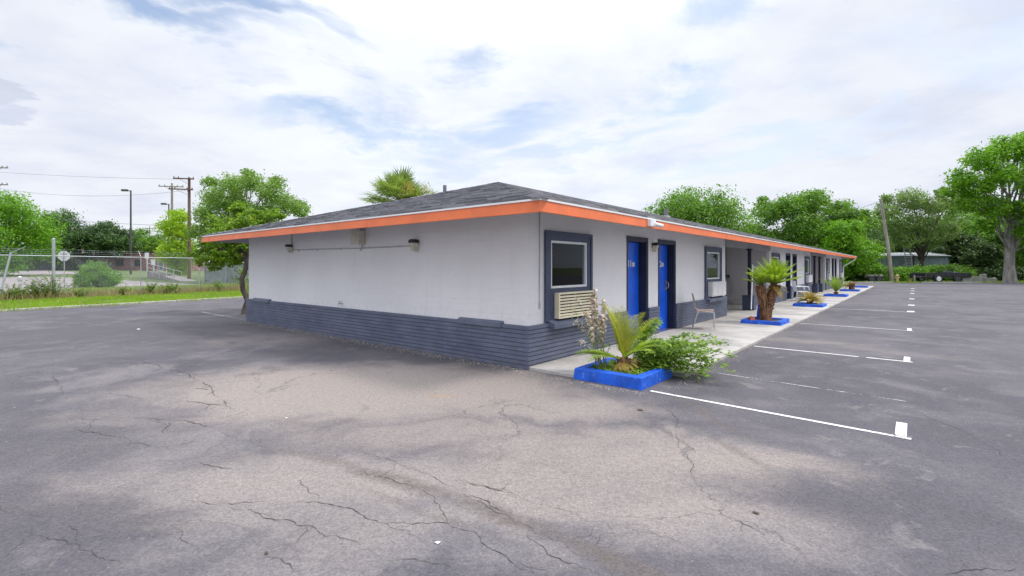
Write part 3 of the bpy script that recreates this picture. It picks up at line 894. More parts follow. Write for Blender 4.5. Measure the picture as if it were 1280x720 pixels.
# brick sills (projecting caps): under the windows and at two blocked openings in the end wall
def sill(name, mk):
    mb = MB()
    mk(mb)
    mb.build(name, M['brick'], BLD, bevel=0.006)


for v0, v1 in ((0.48, 1.47), (8.62, 9.66)):
    mb = MB()
    mb.add([(-0.05, v0, 0.605), (-0.080, v0, 0.598), (-0.080, v0, 0.662), (0.0, v0, 0.700), (-0.05, v1, 0.605), (-0.080, v1, 0.598), (-0.080, v1, 0.662), (0.0, v1, 0.700)],
           [(0, 1, 2, 3), (7, 6, 5, 4), (1, 5, 6, 2), (2, 6, 7, 3), (0, 4, 5, 1)])
    mb.build('blocked_sill', M['brick'], BLD)

# windows with their navy panel and air conditioner
for bi, (b0, b1) in enumerate(BAYS):
    for wi, (a, b) in enumerate(openings(b0, b1)['win']):
        mb = MB()
        zt, zb = 2.14, 0.672
        a2, b2, z2, z3 = a + 0.155, b - 0.155, 1.205, 1.985
        for x0, x1, y0, y1 in ((a, a2, zb, zt), (b2, b, zb, zt), (a2, b2, z3, zt), (a2, b2, zb, z2)):
            mb.box(x0, x1, -0.030, -0.001, y0, y1)
        mb.box(a - 0.012, a + 0.05, -0.045, -0.031, zb, zt)
        mb.box(b - 0.05, b + 0.012, -0.045, -0.031, zb, zt)
        mb.box(a + 0.051, b - 0.051, -0.045, -0.031, zt - 0.06, zt)
        win = mb.build('window', M['navy'], BLD, bevel=0.004)
        mb = MB()
        fw = 0.038
        mb.box(a2, a2 + fw, -0.020, 0.04, z2, z3)
        mb.box(b2 - fw, b2, -0.020, 0.04, z2, z3)
        mb.box(a2 + fw, b2 - fw, -0.020, 0.04, z3 - fw, z3)
        mb.box(a2 + fw, b2 - fw, -0.022, 0.04, z2, z2 + fw)
        mb.build('frame', M['white_frame'], win, bevel=0.005)
        mb = MB()
        mb.box(a2 + 0.001, b2 - 0.001, 0.016, 0.024, z2 + 0.001, z3 - 0.001)
        mb.build('pane', M['glass'], win)
        mb = MB()
        mb.box(a2 + 0.002, b2 - 0.002, 0.23, 0.24, z2 + 0.002, z3 - 0.002)
        for x0, x1, y0, y1 in ((a2 + 0.001, a2 + 0.02, z2 + 0.001, z3 - 0.001), (b2 - 0.02, b2 - 0.001, z2 + 0.001, z3 - 0.001)):
            mb.box(x0, x1, 0.045, 0.229, y0, y1)
        mb.box(a2 + 0.021, b2 - 0.021, 0.045, 0.229, z2 + 0.001, z2 + 0.02)
        mb.box(a2 + 0.021, b2 - 0.021, 0.045, 0.229, z3 - 0.02, z3 - 0.001)
        mb.build('room', M['room_dark'], win)  # near-black lining that paints the darkness behind the pane
        mb = MB()
        c0 = a2 + 0.10 + 0.35 * random.random()
        c1 = b2 - 0.06 - 0.2 * random.random()
        nC = 36
        zc0 = z2 + 0.03 if wi else z2 + 0.24
        vs = []
        for i in range(nC + 1):
            x = c0 + (c1 - c0) * i / nC
            y = 0.12 + 0.022 * math.sin(i * 1.15) + 0.008 * math.sin(i * 0.5 + bi)
            vs += [(x, y, zc0), (x, y, z3 - 0.05)]
        mb.add(vs, [(2 * i, 2 * i + 2, 2 * i + 3, 2 * i + 1) for i in range(nC)])
        mb.build('curtain', M['curtain'], win)  # curtain added; its pale cloth stands in for the pane's reflection
        # sill
        mb = MB()
        s0, s1 = (a + 0.06, b + 0.02) if wi == 0 else (a - 0.02, b - 0.02)
        mb.add([(s0, -0.02, 0.60), (s0, -0.165, 0.575), (s0, -0.165, 0.650), (s0, -0.02, 0.705), (s1, -0.02, 0.60), (s1, -0.165, 0.575), (s1, -0.165, 0.650), (s1, -0.02, 0.705)],
               [(3, 2, 1, 0), (4, 5, 6, 7), (2, 6, 5, 1), (3, 7, 6, 2), (1, 5, 4, 0)])
        mb.build('sill', M['brick'], win)
        # air conditioner cover
        x0, x1, ya, yb = (a + 0.24, b - 0.01, 0.715, 1.135) if wi == 0 else (a + 0.22, b + 0.02, 0.72, 1.13)
        cream = (bi == 0 and wi == 0)
        mb = MB()
        mc = M['cream'] if cream else M['ac_white']
        if cream:
            yf = -0.125
            for X0, X1, Z0, Z1 in ((x0, x0 + 0.035, ya, yb), (x1 - 0.035, x1, ya, yb), (x0 + 0.035, x1 - 0.035, yb - 0.03, yb), (x0 + 0.035, x1 - 0.035, ya, ya + 0.03)):
                mb.box(X0, X1, yf, -0.031, Z0, Z1)
            ac = mb.build('air_conditioner', mc, BLD, bevel=0.005)
            mb = MB()
            for k in range(7):
                zc_ = ya + 0.042 + k * (yb - ya - 0.075) / 7
                mb.box(x0 + 0.036, x1 - 0.036, yf + 0.004, yf + 0.03, zc_, zc_ + 0.030)
            mb.build('louvre', mc, ac)
            mb = MB()
            mb.box(x0 + 0.036, x1 - 0.036, yf + 0.035, yf + 0.07, ya + 0.031, yb - 0.031)
            mb.build('coil', M['dark_gap'], ac)  # near-black sheet that paints the gaps between the slats dark
        else:
            mb.box(x0, x1, -0.16, -0.031, ya, yb)
            mb.box(x0 + 0.03, x1 - 0.03, -0.168, -0.161, ya + 0.03, yb - 0.03)
            ac = mb.build('air_conditioner', mc, BLD, bevel=0.010)


# doors
def text_mesh(name, body, size, m, parent, loc, rot):
    cu = bpy.data.curves.new(name, 'FONT')
    cu.body = body
    cu.size = size
    cu.extrude = 0.002
    cu.offset = 0.003
    ob = bpy.data.objects.new(name + '_tmp', cu)
    C.objects.link(ob)
    dg = bpy.context.evaluated_depsgraph_get()
    me = bpy.data.meshes.new_from_object(ob.evaluated_get(dg))
    bpy.data.objects.remove(ob)
    me.materials.clear()
    me.materials.append(m)
    o = bpy.data.objects.new(name, me)
    C.objects.link(o)
    o.parent = parent
    o.location = loc
    o.rotation_euler = rot
    return o


for bi, (b0, b1) in enumerate(BAYS):
    for di, (a, b) in enumerate(openings(b0, b1)['door']):
        mb = MB()
        zt = 2.14
        yl = 0.16                                    # leaf set back in the opening
        mb.box(a + 0.001, a + 0.05, -0.012, 0.25, 0.052, zt - 0.001)
        mb.box(b - 0.05, b - 0.001, -0.012, 0.25, 0.052, zt - 0.001)
        mb.box(a + 0.05, b - 0.05, -0.012, 0.25, zt - 0.05, zt - 0.001)
        mb.box(b - 0.066, b - 0.051, 0.05, 0.24, 0.052, zt - 0.051)
        mb.box(b - 0.016, b + 0.05, -0.024, -0.013, 0.052, zt + 0.05)
        mb.box(a - 0.02, b - 0.017, -0.024, -0.013, zt - 0.02, zt + 0.05)
        jamb = mb.build('door', M['navy_dark'], BLD, bevel=0.004)
        mb = MB()
        x0, x1 = a + 0.052, b - 0.068
        mb.box(x0, x1, yl, yl + 0.045, 0.062, zt - 0.054)
        # raised stiles
        for X0, X1, Z0, Z1 in ((x0, x0 + 0.11, 0.062, zt - 0.054), (x1 - 0.11, x1, 0.062, zt - 0.054), (x0 + 0.11, x1 - 0.11, zt - 0.20, zt - 0.054), (x0 + 0.11, x1 - 0.11, 0.062, 0.26), (x0 + 0.11, x1 - 0.11, 0.93, 1.07)):
            mb.box(X0, X1, yl - 0.006, yl - 0.0005, Z0, Z1)
        leaf = mb.build('door_leaf', M['blue_door'], jamb, bevel=0.003)
        mb = MB()
        mb.box(a + 0.01, b - 0.01, -0.03, 0.2, 0.046, 0.060)
        mb.build('threshold', M['steel'], jamb)
        hx = x1 - 0.10 if di == 1 else x0 + 0.10
        mb = MB()
        mb.box(hx - 0.035, hx + 0.035, yl - 0.020, yl - 0.0065, 0.98, 1.24)
        mb.tube([(hx, yl - 0.018, 1.03), (hx, yl - 0.075, 1.05), (hx, yl - 0.085, 1.11), (hx, yl - 0.075, 1.17), (hx, yl - 0.018, 1.19)], 0.010, 8)
        if bi == 0 and di == 0: hx = x0 + 0.10
        if not (bi == 0 and di == 0):
            mb.build('handle', M['steel'], leaf, smooth=True)
        else:
            mb.build('handle', M['steel'], leaf, smooth=True)
        if bi == 0:
            text_mesh('room_number', '11' if di == 0 else '12', 0.20, M['letter'], leaf, (x0 + 0.30, yl - 0.010, 1.56), (R(90), 0, 0))
            text_mesh('room_number', '00', 0.13, M['letter'], leaf, (x0 + 0.51, yl - 0.010, 1.565), (R(90), 0, 0))

# roof: hip with stepped shingle courses, sloped soffit, fascia, drip edge
OV = 0.918
X0, X1, Y0, Y1 = -OV, END + 0.82, -OV, DEP + OV
ZE, ZF0, ZF1 = 2.42, 2.25, 2.394
HALF = (Y1 - Y0) / 2
PITCH = 0.278
mb = MB()
NC = 52
for k in range(NC):
    s0, s1 = HALF * k / NC, HALF * (k + 1) / NC
    z0, z1 = ZE + s0 * PITCH + 0.014, ZE + s1 * PITCH + 0.001
    zr = ZE + s0 * PITCH + 0.001
    A = [(X0 + s0, Y0 + s0), (X1 - s0, Y0 + s0), (X1 - s0, Y1 - s0), (X0 + s0, Y1 - s0)]
    Bq = [(X0 + s1, Y0 + s1), (X1 - s1, Y0 + s1), (X1 - s1, Y1 - s1), (X0 + s1, Y1 - s1)]
    for e in range(4):
        a0, a1, b0, b1 = Vector(A[e]), Vector(A[(e + 1) % 4]), Vector(Bq[e]), Vector(Bq[(e + 1) % 4])
        L = (a1 - a0).length
        n = max(1, int(L / random.uniform(0.28, 0.42)))
        cuts = sorted([0.0, 1.0] + [min(0.999, max(0.001, (i + random.uniform(-0.3, 0.3)) / n)) for i in range(1, n)])
        for c0, c1 in zip(cuts[:-1], cuts[1:]):
            p0, p1, p2, p3 = a0.lerp(a1, c0), a0.lerp(a1, c1), b0.lerp(b1, c1), b0.lerp(b1, c0)
            dz = random.choice((0.0, 0.0, 0.006, 0.011))
            mb.add([(p0.x, p0.y, z0 + dz), (p1.x, p1.y, z0 + dz), (p2.x, p2.y, z1), (p3.x, p3.y, z1), (p0.x, p0.y, zr), (p1.x, p1.y, zr)], [(0, 1, 2, 3), (4, 5, 1, 0)])
roof = mb.build('roof', M['shingle'], BLD)
# hip and ridge caps
mb = MB()
AP0, AP1 = Vector((X0 + HALF, Y0 + HALF, ZE + HALF * PITCH)), Vector((X1 - HALF, Y0 + HALF, ZE + HALF * PITCH))
for a, b in ((Vector((X0, Y0, ZE)), AP0), (Vector((X0, Y1, ZE)), AP0), (AP0, AP1), (Vector((X1, Y0, ZE)), AP1)):
    d = b - a
    n = int(d.length / 0.16)
    w = Vector((-d.y, d.x, 0)).normalized() * 0.12
    for k in range(n):
        p, q = a.lerp(b, k / n), a.lerp(b, (k + 1.05) / n)
        up0, up1 = Vector((0, 0, 0.024)), Vector((0, 0, 0.012))
        mb.add([p + w - Vector((0, 0, 0.008)), p + up0, p - w - Vector((0, 0, 0.008)), q + w - Vector((0, 0, 0.02)), q + up1, q - w - Vector((0, 0, 0.02))], [(0, 1, 4, 3), (1, 2, 5, 4), (0, 2, 1)])
mb.build('ridge_cap', M['shingle'], roof)
def ring(mb, ins0, ins1, z0, z1):
    for x0, x1, y0, y1 in ((X0 + ins0, X1 - ins0, Y0 + ins0, Y0 + ins1), (X0 + ins0, X1 - ins0, Y1 - ins1, Y1 - ins0), (X0 + ins0, X0 + ins1, Y0 + ins1, Y1 - ins1), (X1 - ins1, X1 - ins0, Y0 + ins1, Y1 - ins1)):
        mb.box(x0, x1, y0, y1, z0, z1)


def boards(a, b, mk):
    p = a
    while p < b - 0.02:
        l = min(random.uniform(3.2, 4.4), b - p)
        mb = MB()
        mk(mb, p, p + l - 0.004, random.uniform(-0.003, 0.003), random.uniform(-0.004, 0.004))
        mb.build('fascia', M['orange'], BLD, bevel=0.003)
        p += l


boards(X0 + 0.012, X1 - 0.012, lambda mb, p, q, o, z: mb.box(p, q, Y0 + 0.012 + o, Y0 + 0.045, ZF0 + z, ZF1))
boards(Y0 + 0.046, Y1 - 0.012, lambda mb, p, q, o, z: mb.box(X0 + 0.012 + o, X0 + 0.045, p, q, ZF0 + z, ZF1))
mb = MB(); mb.box(X1 - 0.045, X1 - 0.012, Y0 + 0.046, Y1 - 0.012, ZF0, ZF1); mb.build('fascia', M['orange'], BLD)
mb = MB()
ring(mb, 0.0, 0.05, ZF1 + 0.001, ZE)
mb.build('drip_edge', M['drip'], BLD)
mb = MB()
i0, i1 = 0.045, OV
zA, zB = ZF0 + 0.02, ZF0 + 0.02 + (OV - 0.045) * 0.25
q0 = [(X0 + i0, Y0 + i0, zA), (X1 - i0, Y0 + i0, zA), (X1 - i0, Y1 - i0, zA), (X0 + i0, Y1 - i0, zA)]
q1 = [(-0.0, -0.0, zB), (END, 0, zB), (END, DEP, zB), (0, DEP, zB)]
mb.add(q0 + q1, [(e, (e + 1) % 4, 4 + (e + 1) % 4, 4 + e) for e in range(4)])
mb.build('soffit', M['soffit'], BLD)


def ZR(t, v):
    return ZE + PITCH * min(t - X0, v - Y0, X1 - t, Y1 - v)


def Lc(w):
    r = Vector(w) - ORG
    return Vector((r.dot(U), r.dot(V), r.z))


def pipe(t, v, h, r):
    mb = MB()
    z = ZR(t, v)
    mb.tube([(t, v, z - 0.1), (t, v, z + h)], r, 12)
    mb.lathe([(r * 2.4, -0.03), (r * 2.0, 0.02), (r * 1.15, 0.07)], 12, (t, v, z))
    mb.build('vent_pipe', M['lead'], roof, smooth=True)


p = Lc(P(556, 14.6, 240)); pipe(p.x, p.y, 0.32, 0.055)
p = Lc(P(411, 18.0, 262)); pipe(p.x, min(p.y, 9.6), 0.28, 0.035)
p = Lc(P(822, 22.0, 268)); pipe(p.x, p.y - 0.4, 0.34, 0.09)
p = Lc(P(700, 18.0, 250)); pipe(p.x, 6.3, 0.22, 0.05)

# far downspout from the eave to the corner, corner strip
mb = MB()
mb.tube([(END + 0.70, -0.84, 2.24), (END + 0.68, -0.80, 2.16), (END + 0.12, -0.10, 1.62), (END + 0.10, -0.07, 1.5), (END + 0.10, -0.07, 0.10)], 0.045, 8)
mb.build('downspout', M['white_frame'], BLD, smooth=True)
mb = MB()
mb.box(END - 0.26, END + 0.012, -0.014, -0.001, 0.68, 2.4)
mb.build('corner_panel', M['navy_dark'], BLD)
# cable down the near corner
mb = MB()
mb.tube([(0.29, -0.012, 2.44), (0.29, -0.012, 1.6), (0.285, -0.012, 0.98)], 0.010, 6)
mb.box(0.272, 0.302, -0.022, -0.001, 0.90, 1.0)
mb.build('cable', M['conduit'], BLD)
# pipe in the first recess
mb = MB()
mb.tube([(15.86, 1.66, 2.45), (15.86, 1.66, 1.10), (15.80, 1.62, 1.06)], 0.03, 8)
mb.box(15.76, 15.87, 1.5, 1.72, 1.06, 1.22)
mb.build('hose_bib', M['black'], BLD)

# end wall fittings: two wall lights, a junction box, the conduit between them
def wall_light(t, v, z, face, name, label, group):
    """down-tilted lantern: dark hood, pale body. face: outward rotation about z in building frame"""
    w = BLD.matrix_world if False else None
    root = thing(name, label, 'wall light', B(t, -v, z), ANG + face, group)
    mb = MB()
    mb.lathe([(0.065, 0.0), (0.065, 0.02), (0.05, 0.03)], 14)
    for i, vv in enumerate(mb.v): mb.v[i] = (vv[0], -vv[2], vv[1])
    mb.build('back_plate', M['fixture'], root, smooth=True)
    mb = MB()
    mb.box(-0.075, 0.075, -0.20, -0.02, 0.07, 0.13)
    mb.box(-0.055, 0.055, -0.185, -0.03, 0.13, 0.15)
    mb.build('hood', M['black'], root, bevel=0.012)
    mb = MB()
    mb.add([(-0.065, -0.19, 0.07), (0.065, -0.19, 0.07), (0.065, -0.03, 0.07), (-0.065, -0.03, 0.07), (-0.05, -0.13, -0.12), (0.05, -0.13, -0.12), (0.05, -0.03, -0.10), (-0.05, -0.03, -0.10)],
           [(0, 1, 2, 3), (7, 6, 5, 4), (0, 4, 5, 1), (1, 5, 6, 2), (2, 6, 7, 3), (3, 7, 4, 0)])
    mb.build('lens_body', M['fixture'], root, bevel=0.010)
    return root


wall_light(0.0, 7.47, 2.0, R(-90), 'wall_light', 'small beige wall light with black hood hanging under a thin vertical conduit on end wall', 'wall lights on the motel').scale = (0.8, 0.8, 0.8)
wall_light(0.0, 2.6, 1.94, R(-90), 'wall_light', 'small beige wall light with black hood on end wall right of junction box', 'wall lights on the motel').scale = (0.85, 0.85, 0.85)
wall_light(4.55, 0.0, 1.98, 0.0, 'wall_light', 'small beige wall light with black hood between the two blue doors', 'wall lights on the motel').scale = (0.72, 0.72, 0.8)
jb = thing('junction_box', 'beige square electrical box under the orange eave on the end wall', 'electrical box', B(0, -4.42, 2.17), ANG)
mb = MB()
mb.box(-0.15, -0.002, -0.15, 0.15, -0.14, 0.14)
mb.build('housing', M['fixture'], jb, bevel=0.012)
mb = MB()
mb.box(-0.166, -0.151, -0.158, 0.158, -0.148, 0.148)
mb.build('cover', M['fixture'], jb, bevel=0.006)
mb = MB()
mb.tube([(-0.05, -0.08, -0.13), (-0.05, -0.09, -0.19), (-0.04, -0.02, -0.23), (-0.02, 0.02, -0.27)], 0.012, 8)
mb.build('cord', M['conduit'], jb, smooth=True)
cd = thing('conduit_run', 'thin grey conduit running across the end wall between two wall lights', 'conduit', B(0, -2.6, 1.95), ANG)
mb = MB()
mb.tube([(-0.013, 0.06, 0.0), (-0.013, 1.9, 0.0), (-0.013, 4.80, 0.03)], 0.011, 8)
mb.tube([(-0.013, 4.87, 0.16), (-0.013, 4.87, 0.50)], 0.011, 8)
mb.build('tube', M['conduit'], cd, smooth=True)
mb = MB()
for q in (0.5, 1.5, 2.6, 3.6, 4.5):
    mb.box(-0.028, -0.001, q, q + 0.02, -0.017 + 0.006 * q / 4, 0.017 + 0.006 * q / 4)
mb.build('strap', M['conduit'], cd)
sp_ = thing('wall_spigot', 'small metal spigot on end wall just above the brick base', 'spigot', B(0, -5.17, 0.755), ANG)
mb = MB()
mb.tube([(0, 0, 0), (-0.07, 0, 0), (-0.10, 0, -0.01), (-0.115, 0, -0.05)], 0.014, 8)
mb.build('spout', M['steel'], sp_, smooth=True)
mb = MB()
mb.tube([(-0.065, 0, 0.0), (-0.065, 0, 0.035)], 0.007, 6)
mb.tube([(-0.065, -0.045, 0.037), (-0.065, 0.045, 0.037)], 0.010, 6)
mb.build('handle', M['steel'], sp_, smooth=True)
# security camera on the fascia
sc_ = thing('security_camera', 'white security camera on a box fixed to the orange eave', 'camera', B(2.36, OV - 0.012, 2.325), ANG)
mb = MB()
mb.box(-0.11, 0.11, -0.07, 0.0, -0.055, 0.075)
mb.build('mount_box', M['white_plastic'], sc_, bevel=0.010)
mb = MB()
mb.tube([(0.06, -0.07, 0.0), (0.06, -0.11, -0.02)], 0.014, 8)
mb.tube([(0.02, -0.085, -0.015), (0.15, -0.17, -0.045)], 0.036, 12)
mb.build('camera_body', M['white_plastic'], sc_, smooth=True)
mb = MB()
mb.tube([(0.148, -0.169, -0.0445), (0.156, -0.174, -0.046)], 0.030, 12)
mb.build('lens', M['black'], sc_, smooth=True)

# ------------------------------------------------------------------ planters and their plants
def planter(t, n, w, d, label):
    root = thing('planter', label, 'planter', B(t, n, 0), ANG, 'blue planters along the walk')
    mb = MB()
    e, h = 0.13, 0.155
    a, b = w / 2, d / 2
    def loop(x, y, z): return [(-x, -y, z), (x, -y, z), (x, y, z), (-x, y, z)]
    j = lambda L: [(p[0] + random.uniform(-.008, .008), p[1] + random.uniform(-.008, .008), p[2] + random.uniform(-.006, .006)) for p in L]
    vs = loop(a, b, 0) + j(loop(a - 0.012, b - 0.012, h)) + j(loop(a - e, b - e, h)) + loop(a - e - 0.01, b - e - 0.01, 0)
    mb.add(vs, [(4 * r + k, 4 * r + (k + 1) % 4, 4 * r + 4 + (k + 1) % 4, 4 * r + 4 + k) for r in range(3) for k in range(4)])
    mb.build('kerb_rim', M['blue_kerb'], root, bevel=0.014)
    mb = MB()
    g = 7
    for i in range(g + 1):
        for j in range(g + 1):
            mb.v.append((-a + e + (w - 2 * e) * i / g, -b + e + (d - 2 * e) * j / g, 0.095 + random.uniform(-0.015, 0.03)))
    for i in range(g):
        for j in range(g):
            mb.f.append((i * (g + 1) + j, (i + 1) * (g + 1) + j, (i + 1) * (g + 1) + j + 1, i * (g + 1) + j + 1)); mb.m.append(0)
    mb.build('soil', M['soil'], root, smooth=True)
    return root


planter(0.40, 1.38, 1.0, 1.02, 'bright blue square planter with a small drooping sago and leafy weeds')
planter(8.62, 1.42, 1.12, 0.98, 'blue square planter holding the two-trunked sago palm')
planter(15.95, 1.41, 1.1, 1.0, 'blue planter with dried yellow sago fronds')
planter(24.2, 1.40, 1.1, 1.0, 'blue planter with a small upright green sago')
planter(31.3, 1.39, 1.1, 1.0, 'blue planter with a dead brown sago stump')
planter(38.4, 1.39, 1.1, 1.0, 'empty blue planter at the far end of the row')


def frond(P_, base, az, el0, L, droop, width, nl=28, vee=0.5):
    """one pinnate frond: appends leaflets to lists and returns the rachis points"""
    pos, nrm, alg, siz = P_
    pts = []
    p = Vector(base)
    el = el0
    seg = 12
    for i in range(seg + 1):
        pts.append(p.copy())
        d = Vector((math.cos(az) * math.cos(el), math.sin(az) * math.cos(el), math.sin(el)))
        p = p + d * (L / seg)
        el -= droop / seg * (0.4 + 1.2 * i / seg)
    for i in range(nl):
        u = 0.10 + 0.90 * i / (nl - 1)
        k = min(seg - 1, int(u * seg))
        q = pts[k].lerp(pts[k + 1], u * seg - k)
        d = (pts[k + 1] - pts[k]).normalized()
        side = d.cross(Vector((0, 0, 1)))
        side = side.normalized() if side.length > 1e-3 else Vector((-math.sin(az), math.cos(az), 0))
        up = side.cross(d).normalized()
        l = width * (math.sin(math.pi * min(1, 0.12 + u * 0.86)) ** 0.55) * random.uniform(0.88, 1.08)
        for s in (-1, 1):
            a = (side * s * 0.80 + d * 0.52 + up * vee * 0.55).normalized()
            pos.append(q + a * l * 0.5)
            alg.append(a)
            nrm.append((up + side * s * -0.4 + Vector((random.uniform(-.2, .2), random.uniform(-.2, .2), 0))).normalized())
            siz.append(l)
    return pts


def sago(name, label, loc, stems, spec, mats, group=None, seed=1):
    """stems: list of trunk point lists with radii (local); spec: list of (crown centre, count, length, (el lo, el hi), droop, leaflet, material)"""
    random.seed(seed)
    root = thing(name, label, 'sago palm', loc, 0.0, group)
    for pts, rads in stems:
        mb = MB()
        mb.tube(pts, rads, 14)
        # old leaf bases: rows of blunt scales
        P0 = [Vector(p) for p in pts]
        for k in range(int(62 * sum((b - a).length for a, b in zip(P0[:-1], P0[1:])))):
            u = random.random() * (len(P0) - 1.001)
            i = int(u)
            c = P0[i].lerp(P0[i + 1], u - i)
            r = rads[i] + (rads[i + 1] - rads[i]) * (u - i)
            az = random.random() * 2 * math.pi
            o = Vector((math.cos(az), math.sin(az), 0))
            q = c + o * r * 0.94
            d = (o + Vector((0, 0, 0.9))).normalized()
            w = Vector((-o.y, o.x, 0)) * random.uniform(0.020, 0.032)
            tip = q + d * random.uniform(0.035, 0.06)
            th = o.cross(w).normalized() * 0.012
            mb.add([q - w - th, q + w - th, q + w + th, q - w + th, tip - w * 0.6 - th * 0.4, tip + w * 0.6 - th * 0.4, tip + w * 0.6 + th * 0.4, tip - w * 0.6 + th * 0.4],
                   [(0, 1, 5, 4), (1, 2, 6, 5), (2, 3, 7, 6), (3, 0, 4, 7), (4, 5, 6, 7)])
        mb.build('trunk', M['sago_trunk'], root)
    for c, n, L, el, droop, lw, mk, azr in spec:
        acc = ([], [], [], [])
        mb = MB()
        for k in range(n):
            az = (azr[0] + (azr[1] - azr[0]) * (k + random.random()) / n) if azr else 2 * math.pi * ((k * 0.381966) % 1) + random.uniform(-0.2, 0.2)
            e = el[0] + (el[1] - el[0]) * ((k + 0.5) / n) + random.uniform(-0.1, 0.1)
            l = L * random.uniform(0.82, 1.1)
            pts = frond(acc, c, az, e, l, droop * random.uniform(0.7, 1.3), lw)
            mb.tube(pts, [0.009 - 0.006 * i / 12 for i in range(13)], 5)
        mb.build('frond_stalks', M[mk if mk != 'sago' else 'stem'] if mk != 'sago' else M['stem'], root)
        leaf_obj('fronds', acc[0], acc[1], acc[3], M[mk], root, 0.11, acc[2])
    return root


# planter 1: small drooping sago
sago('sago_palm', 'small drooping sago palm with yellow-green fronds and dead brown skirt in the nearest planter', B(0.28, 1.42, 0.10),
     [([(0, 0, -0.05), (0.01, 0, 0.08), (0.02, 0, 0.20)], [0.10, 0.095, 0.06])],
     [((0.02, 0, 0.20), 10, 0.78, (R(56), R(86)), 0.7, 0.14, 'sago_yellow', (R(20), R(150))),
      ((0.02, 0, 0.18), 6, 0.64, (R(30), R(60)), 0.9, 0.13, 'sago', (R(-70), R(60))),
      ((0.0, 0, 0.17), 5, 0.62, (R(10), R(28)), 0.7, 0.12, 'sago', (R(150), R(215))),
      ((0.0, 0, 0.17), 16, 0.26, (R(-50), R(10)), 0.6, 0.05, 'sago_dead', (R(170), R(370)))], None, 'sago palms in the planters', 3)
# planter 2: large sago with two trunks
pb = B(8.62, 1.42, 0.10)
sago('sago_palm', 'large sago palm with two thick brown scaly trunks and bushy green crown', pb,
     [([(0.0, 0.0, -0.05), (-0.02, 0, 0.25), (-0.05, 0.02, 0.55), (-0.12, 0.02, 0.88), (-0.13, 0.02, 0.95)], [0.13, 0.115, 0.11, 0.125, 0.085]),
      ([(0.06, 0.02, -0.05), (0.09, 0.04, 0.25), (0.17, 0.04, 0.58), (0.28, 0.04, 0.90), (0.29, 0.04, 0.98)], [0.12, 0.11, 0.11, 0.14, 0.10])],
     [((0.27, 0.03, 0.98), 50, 0.76, (R(16), R(84)), 0.26, 0.17, 'sago', None),
      ((-0.12, 0.02, 0.95), 14, 0.60, (R(30), R(75)), 0.5, 0.15, 'sago', None),
      ((0.28, 0.03, 0.92), 9, 0.40, (R(-40), R(5)), 0.8, 0.09, 'sago_dead', None)], None, 'sago palms in the planters', 4)
# planter 3: dried out
sago('sago_palm', 'low dried yellow-brown sago with collapsed fronds', B(15.95, 1.41, 0.10), [([(0, 0, -0.05), (0, 0, 0.16)], [0.12, 0.09])],
     [((0, 0, 0.16), 26, 0.60, (R(5), R(62)), 1.3, 0.14, 'sago_dead', None), ((0, 0, 0.14), 10, 0.5, (R(0), R(40)), 1.0, 0.12, 'sago_yellow', None)], None, 'sago palms in the planters', 5)
sago('sago_palm', 'small upright green sago with no trunk', B(24.2, 1.40, 0.10), [([(0, 0, -0.05), (0, 0, 0.17)], [0.11, 0.09])],
     [((0, 0, 0.17), 18, 1.0, (R(42), R(80)), 0.35, 0.15, 'sago', None)], None, 'sago palms in the planters', 6)
sago('sago_palm', 'dead sago stump of dark brown with a few yellow fronds', B(31.3, 1.39, 0.10), [([(0.12, 0, -0.05), (0.12, 0, 0.2), (0.15, 0, 0.46), (0.15, 0, 0.52)], [0.17, 0.15, 0.17, 0.10])],
     [((0.05, 0, 0.25), 12, 0.55, (R(-5), R(50)), 0.9, 0.13, 'sago_dead', (R(90), R(270)))], None, 'sago palms in the planters', 7)


def arching(root_loc, name, label, cat, stems, mat_leaf, leaf=0.055, per=34, stem_r=0.005, group=None, asp=0.42, extra=None, seed=2):
    random.seed(seed)
    root = thing(name, label, cat, root_loc, 0.0, group)
    mb = MB()
    pos, nrm, alg, siz = [], [], [], []
    tips = []
    for az, el, L, dr in stems:
        p = Vector((random.uniform(-0.1, 0.1), random.uniform(-0.1, 0.1), 0))
        e = el
        pts = [p.copy()]
        for i in range(10):
            a2 = az + random.uniform(-0.12, 0.12)
            d = Vector((math.cos(a2) * math.cos(e), math.sin(a2) * math.cos(e), math.sin(e)))
            p = p + d * L / 10
            p.z = max(p.z, 0.02)
            pts.append(p.copy())
            e -= dr / 10
        mb.tube(pts, [stem_r * (1 - 0.07 * i) for i in range(11)], 5)
        tips.append(pts)
        for k in range(per):
            u = 0.15 + 0.85 * random.random() ** 0.8
            i = min(9, int(u * 10))
            q = pts[i].lerp(pts[i + 1], u * 10 - i)
            a = Vector((random.gauss(0, 1), random.gauss(0, 1), random.gauss(0.2, 0.7))).normalized()
            off = a * random.uniform(0.01, 0.085)
            pos.append(q + off); alg.append(a)
            nrm.append(Vector((random.gauss(0, .5), random.gauss(0, .5), 1)).normalized())
            siz.append(leaf * random.uniform(0.65, 1.25))
    mb.build('stems', M['stem'], root)
    leaf_obj('leaves', pos, nrm, siz, M[mat_leaf], root, asp, alg)
    if extra: extra(root, tips)
    return root


random.seed(11)
E = math.atan2(U.y, U.x)
st = [(E + random.uniform(-1.15, 0.15), R(random.uniform(15, 62)), random.uniform(0.6, 1.15), R(random.uniform(40, 80))) for _ in range(30)]
st += [(R(random.uniform(-30, 35)), R(random.uniform(18, 46)), random.uniform(0.95, 1.45), R(random.uniform(35, 66))) for _ in range(16)]
st += [(R(random.uniform(45, 70)), R(random.uniform(45, 62)), random.uniform(0.85, 1.1), R(random.uniform(20, 45))) for _ in range(5)]
arching(B(0.55, 1.52, 0.10), 'leafy_shrub', 'sprawling leafy green shrub spilling out of the nearest planter onto the walk', 'shrub', st, 'leaf_shrub', 0.080, 85, seed=12)


